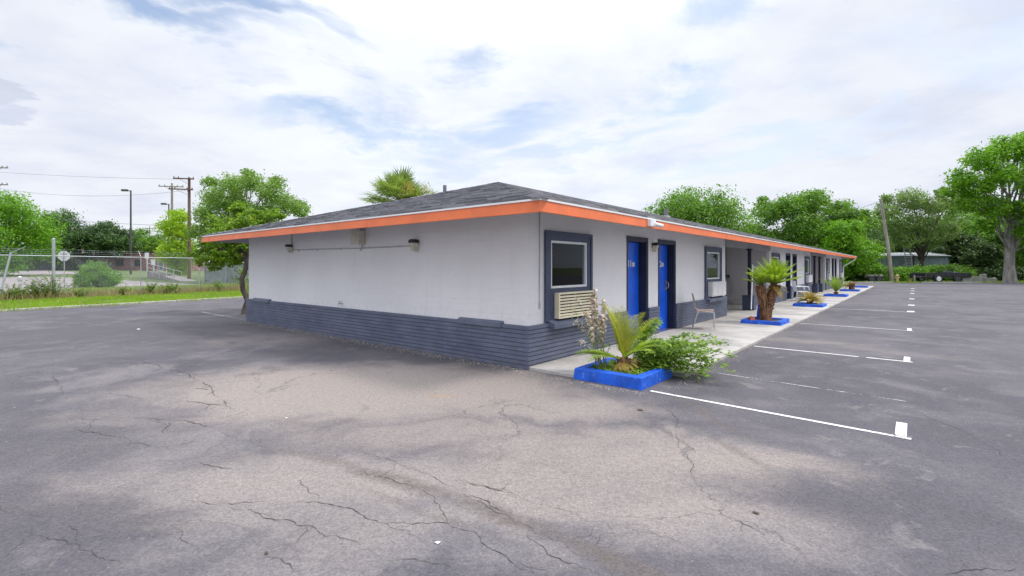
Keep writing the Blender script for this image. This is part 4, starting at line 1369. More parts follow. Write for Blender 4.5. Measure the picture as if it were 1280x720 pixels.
def bloom(root, tips):
    pos, nrm, siz = [], [], []
    for pts in tips[:5]:
        for k in range(110):
            u = random.uniform(5.0, 10)
            i = min(9, int(u))
            q = pts[i].lerp(pts[i + 1], u - i)
            a = Vector((random.gauss(0, 1), random.gauss(0, 1), random.gauss(0, 1))).normalized()
            pos.append(q + a * random.uniform(0.01, 0.06)); nrm.append(a); siz.append(random.uniform(0.035, 0.068))
    leaf_obj('flowers', pos, nrm, siz, M['petal'], root, 0.8)


st = [(R(95), R(86), 1.12, R(2)), (R(120), R(82), 1.04, R(4)), (R(80), R(84), 0.95, R(0)), (R(170), R(84), 0.80, R(6)), (R(60), R(82), 0.74, R(4)), (R(40), R(70), 0.7, R(20)), (R(200), R(72), 0.6, R(20))]
arching(B(0.32, 1.08, 0.10), 'flowering_plant', 'tall stalk with pale pink faded blossoms rising at the back of the nearest planter', 'plant', st, 'weed', 0.06, 26, 0.006, extra=bloom, seed=21)


def wisps(root, tips):
    pos, nrm, alg, siz = [], [], [], []
    for pts in tips[:6]:
        for k in range(30):
            u = random.uniform(6.5, 10)
            i = min(9, int(u))
            q = pts[i].lerp(pts[i + 1], u - i)
            a = Vector((random.gauss(0, 0.8), random.gauss(0, 0.8), random.gauss(0.2, 0.7))).normalized()
            pos.append(q + a * random.uniform(0.01, 0.08)); alg.append(a)
            nrm.append(Vector((random.gauss(0, 1), random.gauss(0, 1), random.gauss(0, 1)))); siz.append(random.uniform(0.03, 0.05))
    leaf_obj('seed_heads', pos, nrm, siz, M['petal'], root, 0.35, alg)


st = [(R(150), R(80), 1.1, R(22)), (R(165), R(76), 1.0, R(26)), (R(140), R(82), 0.8, R(16)), (R(175), R(70), 0.86, R(24)), (R(120), R(80), 0.75, R(10)), (R(200), R(64), 0.6, R(30)), (R(100), R(75), 0.6, R(20))]
arching(B(0.22, 1.22, 0.10), 'wispy_weed', 'thin wispy weed with loose grassy heads leaning left in the nearest planter', 'weed', st, 'weed', 0.055, 22, 0.005, extra=wisps, seed=31, asp=0.25)

# ground cover in the nearest planter
N = 900
tt, nn = RNG.uniform(0.05, 0.76, N), RNG.uniform(1.02, 1.75, N)
pos = np.array([B(a, b, 0.12 + 0.05 * c) for a, b, c in zip(tt, nn, RNG.random(N))])
g = leaf_obj('ground_cover', pos, RNG.normal(size=(N, 3)) * 0.5 + np.array([0, 0, 1]), RNG.uniform(0.03, 0.07, N), M['leaf_shrub'], None, 0.5)
tag(g, 'low green ground cover filling the nearest planter', 'ground cover', kind='stuff')
# clay piece and blue wedge in planter 2
mb = MB()
mb.obox((0, 0, 0.05), (0.22, 0.11, 0.10), Matrix.Rotation(0.35, 3, 'Y'))
mb.obox((0.02, 0.02, 0.09), (0.12, 0.10, 0.06), Matrix.Rotation(-0.5, 3, 'X'))
o = mb.build('broken_brick', M['red_brick'], loc=B(8.20, 1.18, 0.105), rz=ANG + 0.5, bevel=0.008)
tag(o, 'broken red clay brick at the foot of the two-trunked sago palm', 'brick')
mb = MB()
mb.add([(-0.05, -0.20, 0), (0.05, -0.20, 0), (0.05, 0.26, 0), (-0.05, 0.26, 0), (-0.04, -0.16, 0.42), (0.04, -0.16, 0.42), (0.04, -0.06, 0.40), (-0.04, -0.06, 0.40)], [(3, 2, 1, 0), (4, 5, 6, 7), (0, 1, 5, 4), (1, 2, 6, 5), (2, 3, 7, 6), (3, 0, 4, 7)])
o = mb.build('concrete_wedge', M['blue_kerb'], loc=B(8.98, 1.30, 0.10), rz=ANG - 2.2, bevel=0.01)
tag(o, 'blue painted concrete wedge behind the trunks of the large sago palm', 'concrete block')

# ------------------------------------------------------------------ chairs
ch = thing('cafe_chair', 'tan metal-legged chair with bent back standing against the brick wall beside second door', 'chair', B(6.30, 0.56, 0.052), ANG + R(20))
mb = MB()     # shell: seat and back in one bend; sitter faces -y (out from the wall)
prof = [(-0.235, 0.425), (-0.22, 0.445), (-0.12, 0.450), (0.0, 0.440), (0.10, 0.435), (0.16, 0.450), (0.195, 0.50), (0.205, 0.58), (0.225, 0.70), (0.245, 0.80), (0.262, 0.86)]
vs, n = [], len(prof)
for x, cv in ((-0.21, 0.012), (-0.12, 0.0), (0.12, 0.0), (0.21, 0.012)):
    for y, z in prof: vs.append((x, y - cv * (z > 0.5), z + cv * (z <= 0.5)))
fs = [(c * n + i, (c + 1) * n + i, (c + 1) * n + i + 1, c * n + i + 1) for c in range(3) for i in range(n - 1)]
mb.add(vs, fs)
so = mb.build('seat_shell', M['seat'], ch, smooth=True)
sm = so.modifiers.new('solid', 'SOLIDIFY'); sm.thickness = 0.022
for sx in (-0.20, 0.20):
    mb = MB(); mb.tube([(sx, -0.20, 0.425), (sx * 1.04, -0.225, 0.39), (sx * 1.10, -0.235, 0.0)], 0.011, 8); mb.build('leg', M['chrome'], ch, smooth=True)
    mb = MB(); mb.tube([(sx, 0.12, 0.42), (sx * 1.04, 0.16, 0.36), (sx * 1.10, 0.27, 0.0)], 0.011, 8); mb.build('leg', M['chrome'], ch, smooth=True)
    mb = MB(); mb.tube([(sx, -0.20, 0.424), (sx, 0.15, 0.424), (sx, 0.215, 0.5), (sx * 0.99, 0.27, 0.84)], 0.011, 8); mb.build('side_rail', M['chrome'], ch, smooth=True)

pc = thing('patio_chair', 'white plastic patio chair on the walk past the first breezeway', 'chair', B(19.0, 0.62, 0.05), ANG + 0.5)
mb = MB(); mb.box(-0.24, 0.24, -0.25, 0.2, 0.40, 0.43); mb.build('seat', M['white_plastic'], pc, bevel=0.01)
mb = MB()
for k in range(5):
    mb.obox((-0.18 + 0.09 * k, 0.25, 0.64), (0.055, 0.02, 0.42), Matrix.Rotation(-0.2, 3, 'X'))
mb.obox((0, 0.295, 0.86), (0.46, 0.03, 0.07), Matrix.Rotation(-0.2, 3, 'X'))
mb.build('backrest', M['white_plastic'], pc, bevel=0.006)
for sx in (-1, 1):
    mb = MB(); mb.tube([(sx * 0.25, 0.27, 0.64), (sx * 0.28, -0.05, 0.65), (sx * 0.28, -0.23, 0.63), (sx * 0.27, -0.25, 0.5)], 0.022, 6); mb.build('armrest', M['white_plastic'], pc, smooth=True)
    for y in (-0.24, 0.22):
        mb = MB(); mb.tube([(sx * 0.22, y, 0.41), (sx * 0.27, y * 1.15, 0.0)], [0.024, 0.018], 6); mb.build('leg', M['white_plastic'], pc, smooth=True)

# hose loops on the far wall of the first breezeway, leaning board
hs = thing('garden_hose', 'grey garden hose hanging in loops on the breezeway wall', 'hose', B(15.84, -1.55, 1.10), ANG)
mb = MB()
for k, (rx, rz_) in enumerate(((0.20, 0.36), (0.26, 0.42), (0.15, 0.30))):
    mb.tube([(-0.05 - 0.03 * k, rx * math.sin(a), -rz_ + rz_ * math.cos(a)) for a in [2 * math.pi * i / 24 for i in range(25)]], 0.012, 6, cap=False)
mb.build('coil', M['hose'], hs, smooth=True)
mb = MB(); mb.tube([(0.05, 0, 0.0), (-0.14, 0, 0.02), (-0.16, 0, 0.07)], 0.012, 6); mb.build('hook', M['steel'], hs, smooth=True)
lb = thing('leaning_board', 'narrow white board leaning on the dark column of the first breezeway', 'board', B(12.42, 0.20, 0.05), ANG)
mb = MB()
mb.obox((-0.05, 0.0, 0.82), (0.09, 0.018, 1.55), Matrix.Rotation(0.13, 3, 'Y'))
mb.build('plank', M['white_frame'], lb, bevel=0.003)

# ------------------------------------------------------------------ trees
def tube_curve(a, b, sag, n=6, wig=0.0):
    a, b = Vector(a), Vector(b)
    L = (b - a).length
    return [a.lerp(b, i / n) + Vector((random.uniform(-wig, wig) * L, random.uniform(-wig, wig) * L, sag * L * math.sin(math.pi * i / n))) for i in range(n + 1)]


LEAFX = 1.75


def tree(name, label, base, clumps, nleaf, size, mk, tr, fork, bark='bark', group=None, seed=1, trunk_pts=None, twigs=54, spread=0.21, cat='tree', limbs=True, flat=0.85):
    """base: world point; clumps: list of (x, y, z, r) in metres relative to base"""
    random.seed(seed)
    rng = np.random.default_rng(seed)
    root = thing(name, label, cat, base, 0.0, group)
    mb = MB()
    top = Vector((random.uniform(-0.2, 0.2), random.uniform(-0.2, 0.2), fork))
    tp = trunk_pts or [Vector((0, 0, -0.1)), Vector((0, 0, 0.25)), top * 0.4 + Vector((random.uniform(-.08, .08) * fork, 0, 0)), top * 0.75, top]
    tp = [Vector(p) for p in tp]
    nt_ = len(tp)
    mb.tube(tp, [tr * (1.35 if i == 0 else 1.12 if i == 1 else 1.0 - 0.35 * i / (nt_ - 1)) for i in range(nt_)], 12)
    end = tp[-1]
    areas = np.array([c[3] ** 2 for c in clumps])
    share = (areas / areas.sum() * nleaf * LEAFX).astype(int)
    pos, nrm, siz = [], [], []
    for (x, y, z, r), ns in zip(clumps, share):
        c = Vector((x, y, z))
        if limbs:
            start = tp[random.choice(range(max(1, nt_ - (4 if trunk_pts and nt_ == 7 else 2)), nt_))]
            lp = tube_curve(start, c, 0.10, 7, 0.03)
            r0 = tr * (0.66 if trunk_pts and nt_ == 7 else 1.0) * random.uniform(0.22, 0.36) * min(1.3, 0.6 + r / 2.5)
            mb.tube(lp, [r0 * (1 - 0.11 * i) for i in range(8)], 7)
            for _ in range(6):
                d = Vector((random.gauss(0, 1), random.gauss(0, 1), random.gauss(0.3, 0.8))).normalized()
                mb.tube(tube_curve(lp[random.choice((4, 5, 6, 7))], c + d * r * 0.9, 0.05, 4, 0.05), [r0 * 0.22, r0 * 0.17, r0 * 0.12, r0 * 0.08, r0 * 0.04], 5)
        m = max(6, int(twigs * min(2.0, r)))
        d = rng.normal(size=(m, 3)); d /= np.linalg.norm(d, axis=1, keepdims=True)
        rad = r * rng.uniform(0.12, 1.0, m) ** 0.45
        tw = d * rad[:, None] * np.array([1, 1, flat])
        tw[:, 2] -= 0.05 * r
        k = rng.integers(0, m, ns)
        s = spread * (0.6 + 0.6 * rng.random(m))
        off = rng.normal(size=(ns, 3)) * (s[k] * r)[:, None] * np.array([1, 1, 0.62])
        p = tw[k] + off
        pos.append(p + np.array([x, y, z]))
        nr = p / (np.linalg.norm(p, axis=1, keepdims=True) + 1e-6) * 0.55 + rng.normal(size=(ns, 3)) * 0.6 + np.array([0, 0, 0.55])
        nrm.append(nr)
        siz.append(size * 1.12 * rng.uniform(0.6, 1.35, ns))
    mb.build('trunk', M[bark], root, smooth=True)
    leaf_obj('crown', np.concatenate(pos), np.concatenate(nrm), np.concatenate(siz), M[mk], root, 0.55)
    return root


def auto_clumps(w, h0, h1, k, seed, rr=(0.22, 0.36), lower=0.35):
    """clump centres filling an ellipsoid of width w between heights h0 and h1"""
    rng = random.Random(seed)
    out = []
    c, hz = (h0 + h1) / 2, (h1 - h0) / 2
    for i in range(k):
        u = (i + 0.5) / k
        z = -1 + 2 * u ** (1.0 - lower * 0.5)
        ph = i * 2.39996 + rng.uniform(-0.4, 0.4)
        f = math.sqrt(max(0.06, 1 - z * z)) * rng.uniform(0.62, 0.80)
        r = rng.uniform(*rr) * min(w / 2, hz * 1.25)
        out.append((f * math.cos(ph) * w / 2, f * math.sin(ph) * w / 2, c + z * hz * 0.74, r * 1.45))
    out.append((0, 0, c, min(w / 2, hz) * 0.62))
    return out


def px_clumps(base, D, lst, depth=1.0, seed=0, back=True):
    """clumps read off the photograph at distance D, doubled front and back so the crown has depth"""
    rng = random.Random(seed)
    out = []
    for i, (px, py, rp) in enumerate(lst):
        r = rp / F * D
        for s in ((-1, 1) if back else (0,)):
            dd = D + s * depth * rng.uniform(0.35, 1.0) * r * 1.6 + rng.uniform(-0.3, 0.3) * r
            w = P(px + rng.uniform(-0.3, 0.3) * rp, dd, py + rng.uniform(-0.2, 0.2) * rp)
            out.append((w.x - base.x, w.y - base.y, w.z - base.z, r * rng.uniform(0.85, 1.1)))
    return out


def gbase(px, D):
    p = P(px, D, HY)
    return Vector((p.x, p.y, gz(p.x, p.y) - 0.03))


def tree_auto(name, label, px, D, top, wpx, bot, nleaf, size, mk, tr, k=11, group=None, seed=1, bark='bark', **kw):
    b = gbase(px, D)
    h1 = EYE + (HY - top) / F * D - b.z
    h0 = EYE + (HY - bot) / F * D - b.z
    w = wpx / F * D
    return tree(name, label, b, auto_clumps(w, h0, h1, k, seed), nleaf, size, mk, tr, max(0.6, h0 + 0.12 * (h1 - h0)), bark, group, seed, **kw)


GL, GR = 'trees beyond the chain-link fence', 'trees beyond the far end of the lot'
tree_auto('broadleaf_tree', 'bright green rounded tree at the left edge behind the leaning fence post', -6, 58, 236, 112, 344, 15000, 0.26, 'leaf_bright', 0.28, 15, GL, 41)
tree_auto('broadleaf_tree', 'dark green tree behind the tall fence post, left of the cream gable', 70, 92, 262, 78, 336, 10000, 0.36, 'leaf_dark', 0.3, 12, GL, 42)
tree_auto('broadleaf_tree', 'dark green spreading tree between the cream gable and the first street lamp', 134, 96, 279, 62, 324, 9000, 0.34, 'leaf_dark', 0.28, 11, GL, 43, flat=0.6)
tree_auto('broadleaf_tree', 'mid-green low tree right of the tall street lamp', 182, 108, 289, 56, 330, 8000, 0.36, 'leaf_mid', 0.28, 10, GL, 44)
tree_auto('broadleaf_tree', 'low dark tree on the left edge behind the fence mesh', 22, 86, 308, 50, 345, 5000, 0.34, 'leaf_dark', 0.24, 8, GL, 45)
b = gbase(219, 55)
tree('young_tree', 'yellow-green young tree just left of the brown utility pole', b, px_clumps(b, 55, [(222, 268, 12), (214, 285, 13), (230, 290, 13), (222, 306, 17), (212, 322, 14), (236, 318, 14), (228, 334, 12)], 1.0, 5), 8000, 0.22, 'leaf_lime', 0.16, 1.6, group=GL, seed=46)
b = gbase(300, 46)
tree('broadleaf_tree', 'large airy light green tree behind the left end of the motel roof', b,
     px_clumps(b, 46, [(290, 232, 18), (268, 248, 18), (315, 228, 16), (335, 240, 18), (360, 252, 16), (378, 262, 12), (255, 268, 14), (300, 255, 18), (330, 268, 20), (280, 280, 18), (250, 290, 12), (345, 228, 10), (300, 300, 22), (262, 225, 9), (310, 216, 8)], 1.1, 6),
     15000, 0.19, 'leaf_light', 0.24, 4.5, group=GL, seed=47, twigs=70, spread=0.22)
# right-hand background
tree_auto('broadleaf_tree', 'mid-green tree rising behind the middle of the motel roof', 868, 52, 236, 118, 330, 15000, 0.24, 'leaf_mid', 0.3, 15, GR, 51, twigs=40)
b = gbase(1010, 60)
tree('broadleaf_tree', 'big spreading green tree behind the right half of the motel roof', b,
     px_clumps(b, 60, [(960, 268, 18), (940, 290, 16), (985, 258, 18), (1015, 254, 20), (1045, 262, 18), (1068, 272, 14), (1000, 282, 22), (1030, 290, 22), (965, 300, 20), (1062, 298, 18), (1000, 310, 22), (1080, 268, 8), (955, 250, 7)], 1.0, 7),
     22000, 0.26, 'leaf_mid', 0.36, 4.0, group=GR, seed=52)
b = gbase(1060, 53)
tree('broadleaf_tree', 'bright green dense tree right behind the far end of the motel', b,
     px_clumps(b, 53, [(1060, 300, 22), (1035, 320, 16), (1082, 315, 18), (1062, 330, 18), (1085, 338, 12), (1045, 288, 14), (1068, 285, 12)], 0.9, 8), 13000, 0.22, 'leaf_bright', 0.22, 1.5, group=GR, seed=53)
b = gbase(1150, 60)
tree('willowy_tree', 'pale grey-green airy tree above the blue-grey shed', b,
     px_clumps(b, 60, [(1112, 262, 14), (1140, 250, 16), (1165, 255, 16), (1190, 250, 14), (1115, 288, 16), (1150, 280, 18), (1180, 285, 16), (1105, 305, 12), (1135, 300, 12), (1165, 300, 12), (1178, 240, 8), (1108, 248, 7)], 1.0, 9),
     15000, 0.20, 'leaf_pale', 0.24, 3.2, group=GR, seed=54, twigs=30, spread=0.2)
tree_auto('broadleaf_tree', 'dark shaded tree right of the shed under the big tree', 1198, 64, 288, 56, 345, 9000, 0.28, 'leaf_shade', 0.24, 10, GR, 55)
b = gbase(1262, 48)
TP = [(0.05, 0, -0.15), (0.02, 0, 0.35), (-0.03, 0, 1.5), (0.0, 0, 2.8), (0.05, 0, 4.2), (0.25, 0, 5.4), (0.4, 0.1, 6.6)]
tree('broadleaf_tree', 'tallest tree with thick grey trunk at the right edge of the lot', b,
     px_clumps(b, 48, [(1228, 200, 18), (1250, 186, 16), (1278, 182, 18), (1305, 185, 22), (1340, 195, 24), (1200, 222, 14), (1222, 232, 18), (1250, 220, 20), (1285, 218, 22), (1320, 228, 26), (1365, 230, 26), (1212, 252, 13), (1240, 255, 16), (1272, 258, 18), (1310, 265, 24), (1350, 268, 24), (1232, 282, 11), (1290, 290, 18), (1188, 238, 9), (1330, 300, 18)], 1.0, 10),
     24000, 0.25, 'leaf_bright', 0.47, 6.6, 'bark_pale', GR, 56, trunk_pts=TP, twigs=40, spread=0.21)
tree_auto('broadleaf_tree', 'mid-green tree filling the gap behind the thick grey trunk', 1250, 66, 262, 80, 345, 11000, 0.30, 'leaf_mid', 0.26, 12, GR, 57)
tree_auto('broadleaf_tree', 'shaded green tree at the far right edge behind the big trunk', 1310, 58, 250, 90, 346, 10000, 0.28, 'leaf_mid', 0.26, 11, GR, 58)
tree_auto('broadleaf_tree', 'dark tree behind the shed roof, left of the ladder', 1120, 78, 285, 80, 345, 9000, 0.34, 'leaf_dark', 0.26, 10, GR, 59)
tree_auto('broadleaf_tree', 'green tree behind the shed, right of the ladder', 1178, 82, 272, 90, 345, 9000, 0.36, 'leaf_mid', 0.28, 10, GR, 60)
tree_auto('broadleaf_tree', 'low shaded tree between the shed and the grey trunk', 1225, 57, 302, 48, 350, 8000, 0.24, 'leaf_shade', 0.2, 9, GR, 61)

tree_auto('broadleaf_tree', 'distant green tree right of the leaning wooden pole top', 1100, 88, 262, 74, 345, 8000, 0.38, 'leaf_mid', 0.28, 10, GR, 64)
tree_auto('broadleaf_tree', 'airy green tree between the pale tree and the tallest tree', 1208, 72, 243, 76, 340, 10000, 0.30, 'leaf_mid', 0.26, 12, GR, 65)
tree_auto('broadleaf_tree', 'distant dark tree seen low between the roof end and the leaning pole', 1088, 70, 300, 40, 348, 6000, 0.30, 'leaf_dark', 0.2, 8, GR, 66)

# small twisted tree by the motel's left end
b = G(306, 393) + Vector((-0.05, 0.1, 0))
TW = [(0.0, 0, -0.05), (0.02, 0, 0.15), (0.08, 0.02, 0.45), (-0.06, 0.0, 0.8), (-0.12, 0.02, 1.15), (0.0, 0.05, 1.5), (0.05, 0.0, 1.75), (-0.15, 0.0, 2.0)]
tree('crooked_tree', 'small crooked yellow-green tree with twisted trunk at the motel corner', b,
     px_clumps(b, 16.4, [(262, 322, 17), (285, 320, 17), (272, 300, 18), (300, 318, 15), (290, 286, 19), (312, 275, 17), (300, 264, 13), (268, 280, 13), (328, 268, 12), (258, 305, 11), (320, 300, 16), (345, 268, 9), (245, 318, 8)], 0.9, 12),
     11000, 0.085, 'leaf_small', 0.10, 2.0, 'bark', None, 62, trunk_pts=TW, twigs=60, spread=0.17)
bb = b
arching(bb + Vector((-0.5, 1.6, 0)), 'fence_shrub', 'green leggy shrub behind the crooked tree', 'shrub', [(R(random.uniform(0, 360)), R(random.uniform(55, 85)), random.uniform(1.2, 2.0), R(random.uniform(10, 50))) for _ in range(26)], 'leaf_shrub', 0.13, 40, 0.008, seed=63)

# fan palm behind the roof
pb_ = gbase(501, 30)
fp = thing('fan_palm', 'fan palm with yellow fruit stalks behind the roof peak', 'palm', pb_)
random.seed(70)
hc = EYE + (HY - 257) / F * 30 - pb_.z
mb = MB()
mb.tube([(0, 0, -0.1), (0.05, 0, 1.5), (-0.03, 0, 3.2), (0.0, 0, hc)], [0.26, 0.20, 0.19, 0.21], 12)
mb.build('trunk', M['bark_pale'], fp, smooth=True)
mb = MB()
acc = ([], [], [], [])
for k in range(110):
    az = k * 2.39996 + random.uniform(-0.2, 0.2)
    el = R(-20 + 108 * (k / 110.0)) + random.uniform(-0.12, 0.12)
    d = Vector((math.cos(az) * math.cos(el), math.sin(az) * math.cos(el), math.sin(el)))
    L = random.uniform(0.9, 1.65)
    o = Vector((0, 0, hc))
    hub = o + Vector((d.x * 1.25, d.y * 1.25, d.z * 0.95)) * L
    mb.tube([o, o + d * L * 0.5 + Vector((0, 0, 0.04)), hub], [0.02, 0.015, 0.010], 5)
    side = d.cross(Vector((0, 0, 1)))
    side = side.normalized() if side.length > 0.1 else Vector((1, 0, 0))
    up = side.cross(d).normalized()
    nf = 22
    for i in range(nf):
        a = R(-112 + 224 * i / (nf - 1))
        ld_ = (d * math.cos(a) + side * math.sin(a)).normalized()
        ll = random.uniform(0.75, 1.05) * (0.78 + 0.22 * math.cos(a))
        ld_ = (ld_ - Vector((0, 0, 0.16)) + up * 0.12).normalized()
        acc[0].append(hub + ld_ * ll * 0.5); acc[2].append(ld_); acc[1].append((up + Vector((random.uniform(-.3, .3), random.uniform(-.3, .3), 0))).normalized()); acc[3].append(ll)
mb.build('frond_stalks', M['stem'], fp)
leaf_obj('fronds', acc[0], acc[1], acc[3], M['fan'], fp, 0.085, acc[2])
pos, nrm, alg, siz = [], [], [], []
for cx, cy, cz in ((0.75, -1.3, 0.55), (1.75, -1.0, 0.45), (1.05, -1.4, 0.25), (0.6, -1.4, 0.1)):
    for k in range(150):
        q = Vector((random.gauss(0, 0.16), random.gauss(0, 0.14), random.gauss(0, 0.24)))
        pos.append(Vector((cx, cy, hc + cz + 0.35)) + q); nrm.append(Vector((random.gauss(0, 1), random.gauss(0, 1), random.gauss(0, 1)))); alg.append(Vector((random.gauss(0, .5), random.gauss(0, .5), -1))); siz.append(random.uniform(0.12, 0.26))
leaf_obj('fruit_stalks', pos, nrm, siz, M['fan_yellow'], fp, 0.16, alg)

# hedges at the far edge
def hedge(name, label, px0, px1, D, top, nleaf, mk, seed, group=None):
    a, c = P(px0, D, HY), P(px1, D, HY)
    base = Vector(((a.x + c.x) / 2, D, -0.03))
    w = c.x - a.x
    h = EYE + (HY - top) / F * D
    n = max(3, int(w / 1.0))
    cl = [(-w / 2 + w * (i + 0.5) / n, random.uniform(-0.3, 0.3), h * random.uniform(0.42, 0.58), h * random.uniform(0.48, 0.62)) for i in range(n)]
    return tree(name, label, base, cl, nleaf, 0.16, mk, 0.06, h * 0.4, group=group, seed=seed, cat='hedge', twigs=60, spread=0.2)


random.seed(80)
hedge('hedge', 'low green hedge left of the leaning wooden pole', 1046, 1112, 52.5, 330, 6000, 'leaf_mid', 81, 'low hedges at the far edge')
hedge('hedge', 'low green hedge between the leaning pole and the black trailer', 1118, 1150, 53, 331, 4000, 'leaf_bright', 82, 'low hedges at the far edge')
hedge('hedge', 'low shaded hedge behind the black trailer', 1150, 1212, 54, 331, 6000, 'leaf_mid', 83, 'low hedges at the far edge')
hedge('hedge', 'dark undergrowth hedge right of the thick grey trunk', 1222, 1310, 55, 334, 6000, 'leaf_shade', 84, 'low hedges at the far edge')

# round bush beyond the fence
b = gbase(120, 35)
tree('round_bush', 'round fine-leaved green bush just beyond the chain-link fence', b, px_clumps(b, 35, [(108, 346, 12), (120, 338, 12), (133, 345, 12), (120, 350, 15), (104, 352, 9), (138, 352, 9)], 0.8, 13), 12000, 0.11, 'leaf_mid', 0.05, 0.5, seed=86, cat='bush', twigs=70, spread=0.2)

# ------------------------------------------------------------------ chain-link fence with barbed wire
random.seed(90)
FA = math.atan2(FU.y, FU.x)
fn = thing('chain_link_fence', 'galvanised chain-link fence topped with barbed wire along the grass verge', 'fence', FP0, FA)
S0, S1, FH = -14.0, 34.0, 2.12
def fx(px):
    """distance along the fence where a photo column meets it"""
    k = (px - CX) / F
    return (FP0.x - k * FP0.y) / (k * FU.y - FU.x)


posts = [fx(x) for x in (176, 259)]
q = posts[0]
step = 3.1
allp = [posts[0] + step * i for i in range(-6, 8)]
allp = [s for s in allp if S0 < s < S1 and abs(s - fx(67)) > 0.7]
for i, s in enumerate(allp):
    lean = 0.0
    mb = MB()
    h = FH + 0.04
    mb.tube([(s, 0, -0.05), (s + lean, random.uniform(-0.03, 0.03), h)], 0.03, 8)
    pst = mb.build('post', M['galv'], fn, smooth=True)
    mb = MB()
    mb.tube([(s + lean, 0.0, h - 0.02), (s + lean, 0.26, h + 0.30)], 0.014, 6)
    mb.build('barb_arm', M['galv'], pst)
# leaning end post with a long arm, tall gate post
s = fx(9)
mb = MB(); mb.tube([(s - 0.32, -0.1, -0.05), (s + 0.12, -0.02, FH + 0.12)], 0.042, 8); pst = mb.build('post', M['galv'], fn, smooth=True)
mb = MB(); mb.tube([(s + 0.12, -0.02, FH + 0.10), (s + 0.55, -0.30, FH + 0.40)], 0.018, 6); mb.build('barb_arm', M['galv'], pst)
s = fx(67)
mb = MB(); mb.tube([(s, 0, -0.05), (s, 0, 2.93)], 0.065, 10); mb.lathe([(0.07, 2.93), (0.06, 2.97), (0.02, 2.99)], 10, (s, 0, 0)); mb.build('post', M['galv'], fn, smooth=True)
mb = MB()
mb.tube([(S0, 0, FH), ((S0 + S1) / 2, 0, FH - 0.02), (S1, 0, FH)], 0.021, 8)
mb.build('top_rail', M['galv'], fn, smooth=True)
mb = MB()
pitch, r, hh = 0.085, 0.0028, FH - 0.04
n = int((S1 - S0) / pitch)
for i in range(-int(hh / pitch), n + 1):
    for sgn in (1, -1):
        x0 = S0 + i * pitch
        xa, xb = (x0, x0 + hh) if sgn == 1 else (x0 + hh, x0)
        y = 0.012 * sgn
        a, b = Vector((xa, -0.03 + y, 0.03)), Vector((xb, -0.03 + y, 0.03 + hh))
        k0, k1 = 0.0, 1.0
        d = b - a
        if min(xa, xb) < S0:
            u = (S0 - xa) / (xb - xa)
            if sgn == 1: k0 = u
            else: k1 = u
        if max(xa, xb) > S1:
            u = (S1 - xa) / (xb - xa)
            if sgn == 1: k1 = u
            else: k0 = u
        if k1 - k0 < 0.02: continue
        mb.tube([a + d * k0, a + d * k1], r, 3, cap=False)
mb.build('wire_mesh', M['galv'], fn)
for k, (y, z) in enumerate(((0.08, 0.10), (0.17, 0.20), (0.25, 0.30))):
    mb = MB()
    pts = [(S0 + (S1 - S0) * i / 60, y + random.uniform(-0.02, 0.02), FH + z + random.uniform(-0.025, 0.02)) for i in range(61)]
    mb.tube(pts, 0.005, 4, cap=False)
    for i in range(260):
        s = random.uniform(S0, S1)
        mb.tube([(s, y - 0.03, FH + z - 0.03), (s + 0.02, y + 0.03, FH + z + 0.03)], 0.003, 3, cap=False)
    mb.build('barbed_wire', M['galv'], fn)

# ------------------------------------------------------------------ poles, lamps, wires on the left
def pole(px, D, top, label, wood, arms, r=0.15, lean=0.0, base=None):
    b = base or gbase(px, D)
    h = EYE + (HY - top) / F * D - b.z
    root = thing('utility_pole', label, 'utility pole', b, 0.0, 'utility poles')
    mb = MB()
    mb.tube([(0, 0, -0.1), (lean / 2, 0, h / 2), (lean, 0, h)], [r, r * 0.88, r * 0.72], 10)
    mb.build('shaft', M[wood], root, smooth=True)
    for z, w, az, off in arms:
        mb = MB()
        mb.obox((lean * z / h + off * math.cos(az), off * math.sin(az) - r, h - z), (w, 0.10, 0.13), Matrix.Rotation(az, 3, 'Z'))
        arm = mb.build('crossarm', M[wood], root, bevel=0.01)
        mb = MB()
        for k in (-0.46, -0.25, 0.25, 0.46):
            c = (lean * z / h + (off + k * w) * math.cos(az), (off + k * w) * math.sin(az) - r, h - z + 0.06)
            mb.lathe([(0.03, 0), (0.06, 0.05), (0.04, 0.09), (0.05, 0.13), (0.02, 0.18)], 8, c)
        mb.build('insulator', M['lead'], arm, smooth=True)
        mb = MB()
        for k in (-0.22, 0.22):
            mb.tube([(off * math.cos(az) + k * w * math.cos(az), k * w * math.sin(az) - r, h - z - 0.05), (lean, -r * 0.8, h - z - 0.55)], 0.018, 5)
        mb.build('brace', M['lead'], arm)
    return root, h


p1, h1 = pole(236.5, 50, 222, 'brown wooden utility pole with two crossarms, nearer of the pair', 'pole_wood', [(0.15, 1.9, 0.25, -0.4), (1.25, 2.2, 0.25, -0.65)], 0.17)
p2, h2 = pole(215, 62, 229, 'grey wooden utility pole with one wide crossarm behind the brown pole', 'pole_grey', [(0.45, 2.9, 0.2, 0.0)], 0.17)
p3, h3 = pole(-3, 56, 206, 'utility pole cut off by the left edge of the photo', 'pole_grey', [(0.35, 2.4, 0.15, 0.0), (2.3, 2.4, 0.15, 0.0)], 0.16)
p4, h4 = pole(187, 120, 283, 'small distant utility pole between the two street lamps', 'pole_grey', [(0.5, 3.2, 0.1, 0.0)], 0.14)


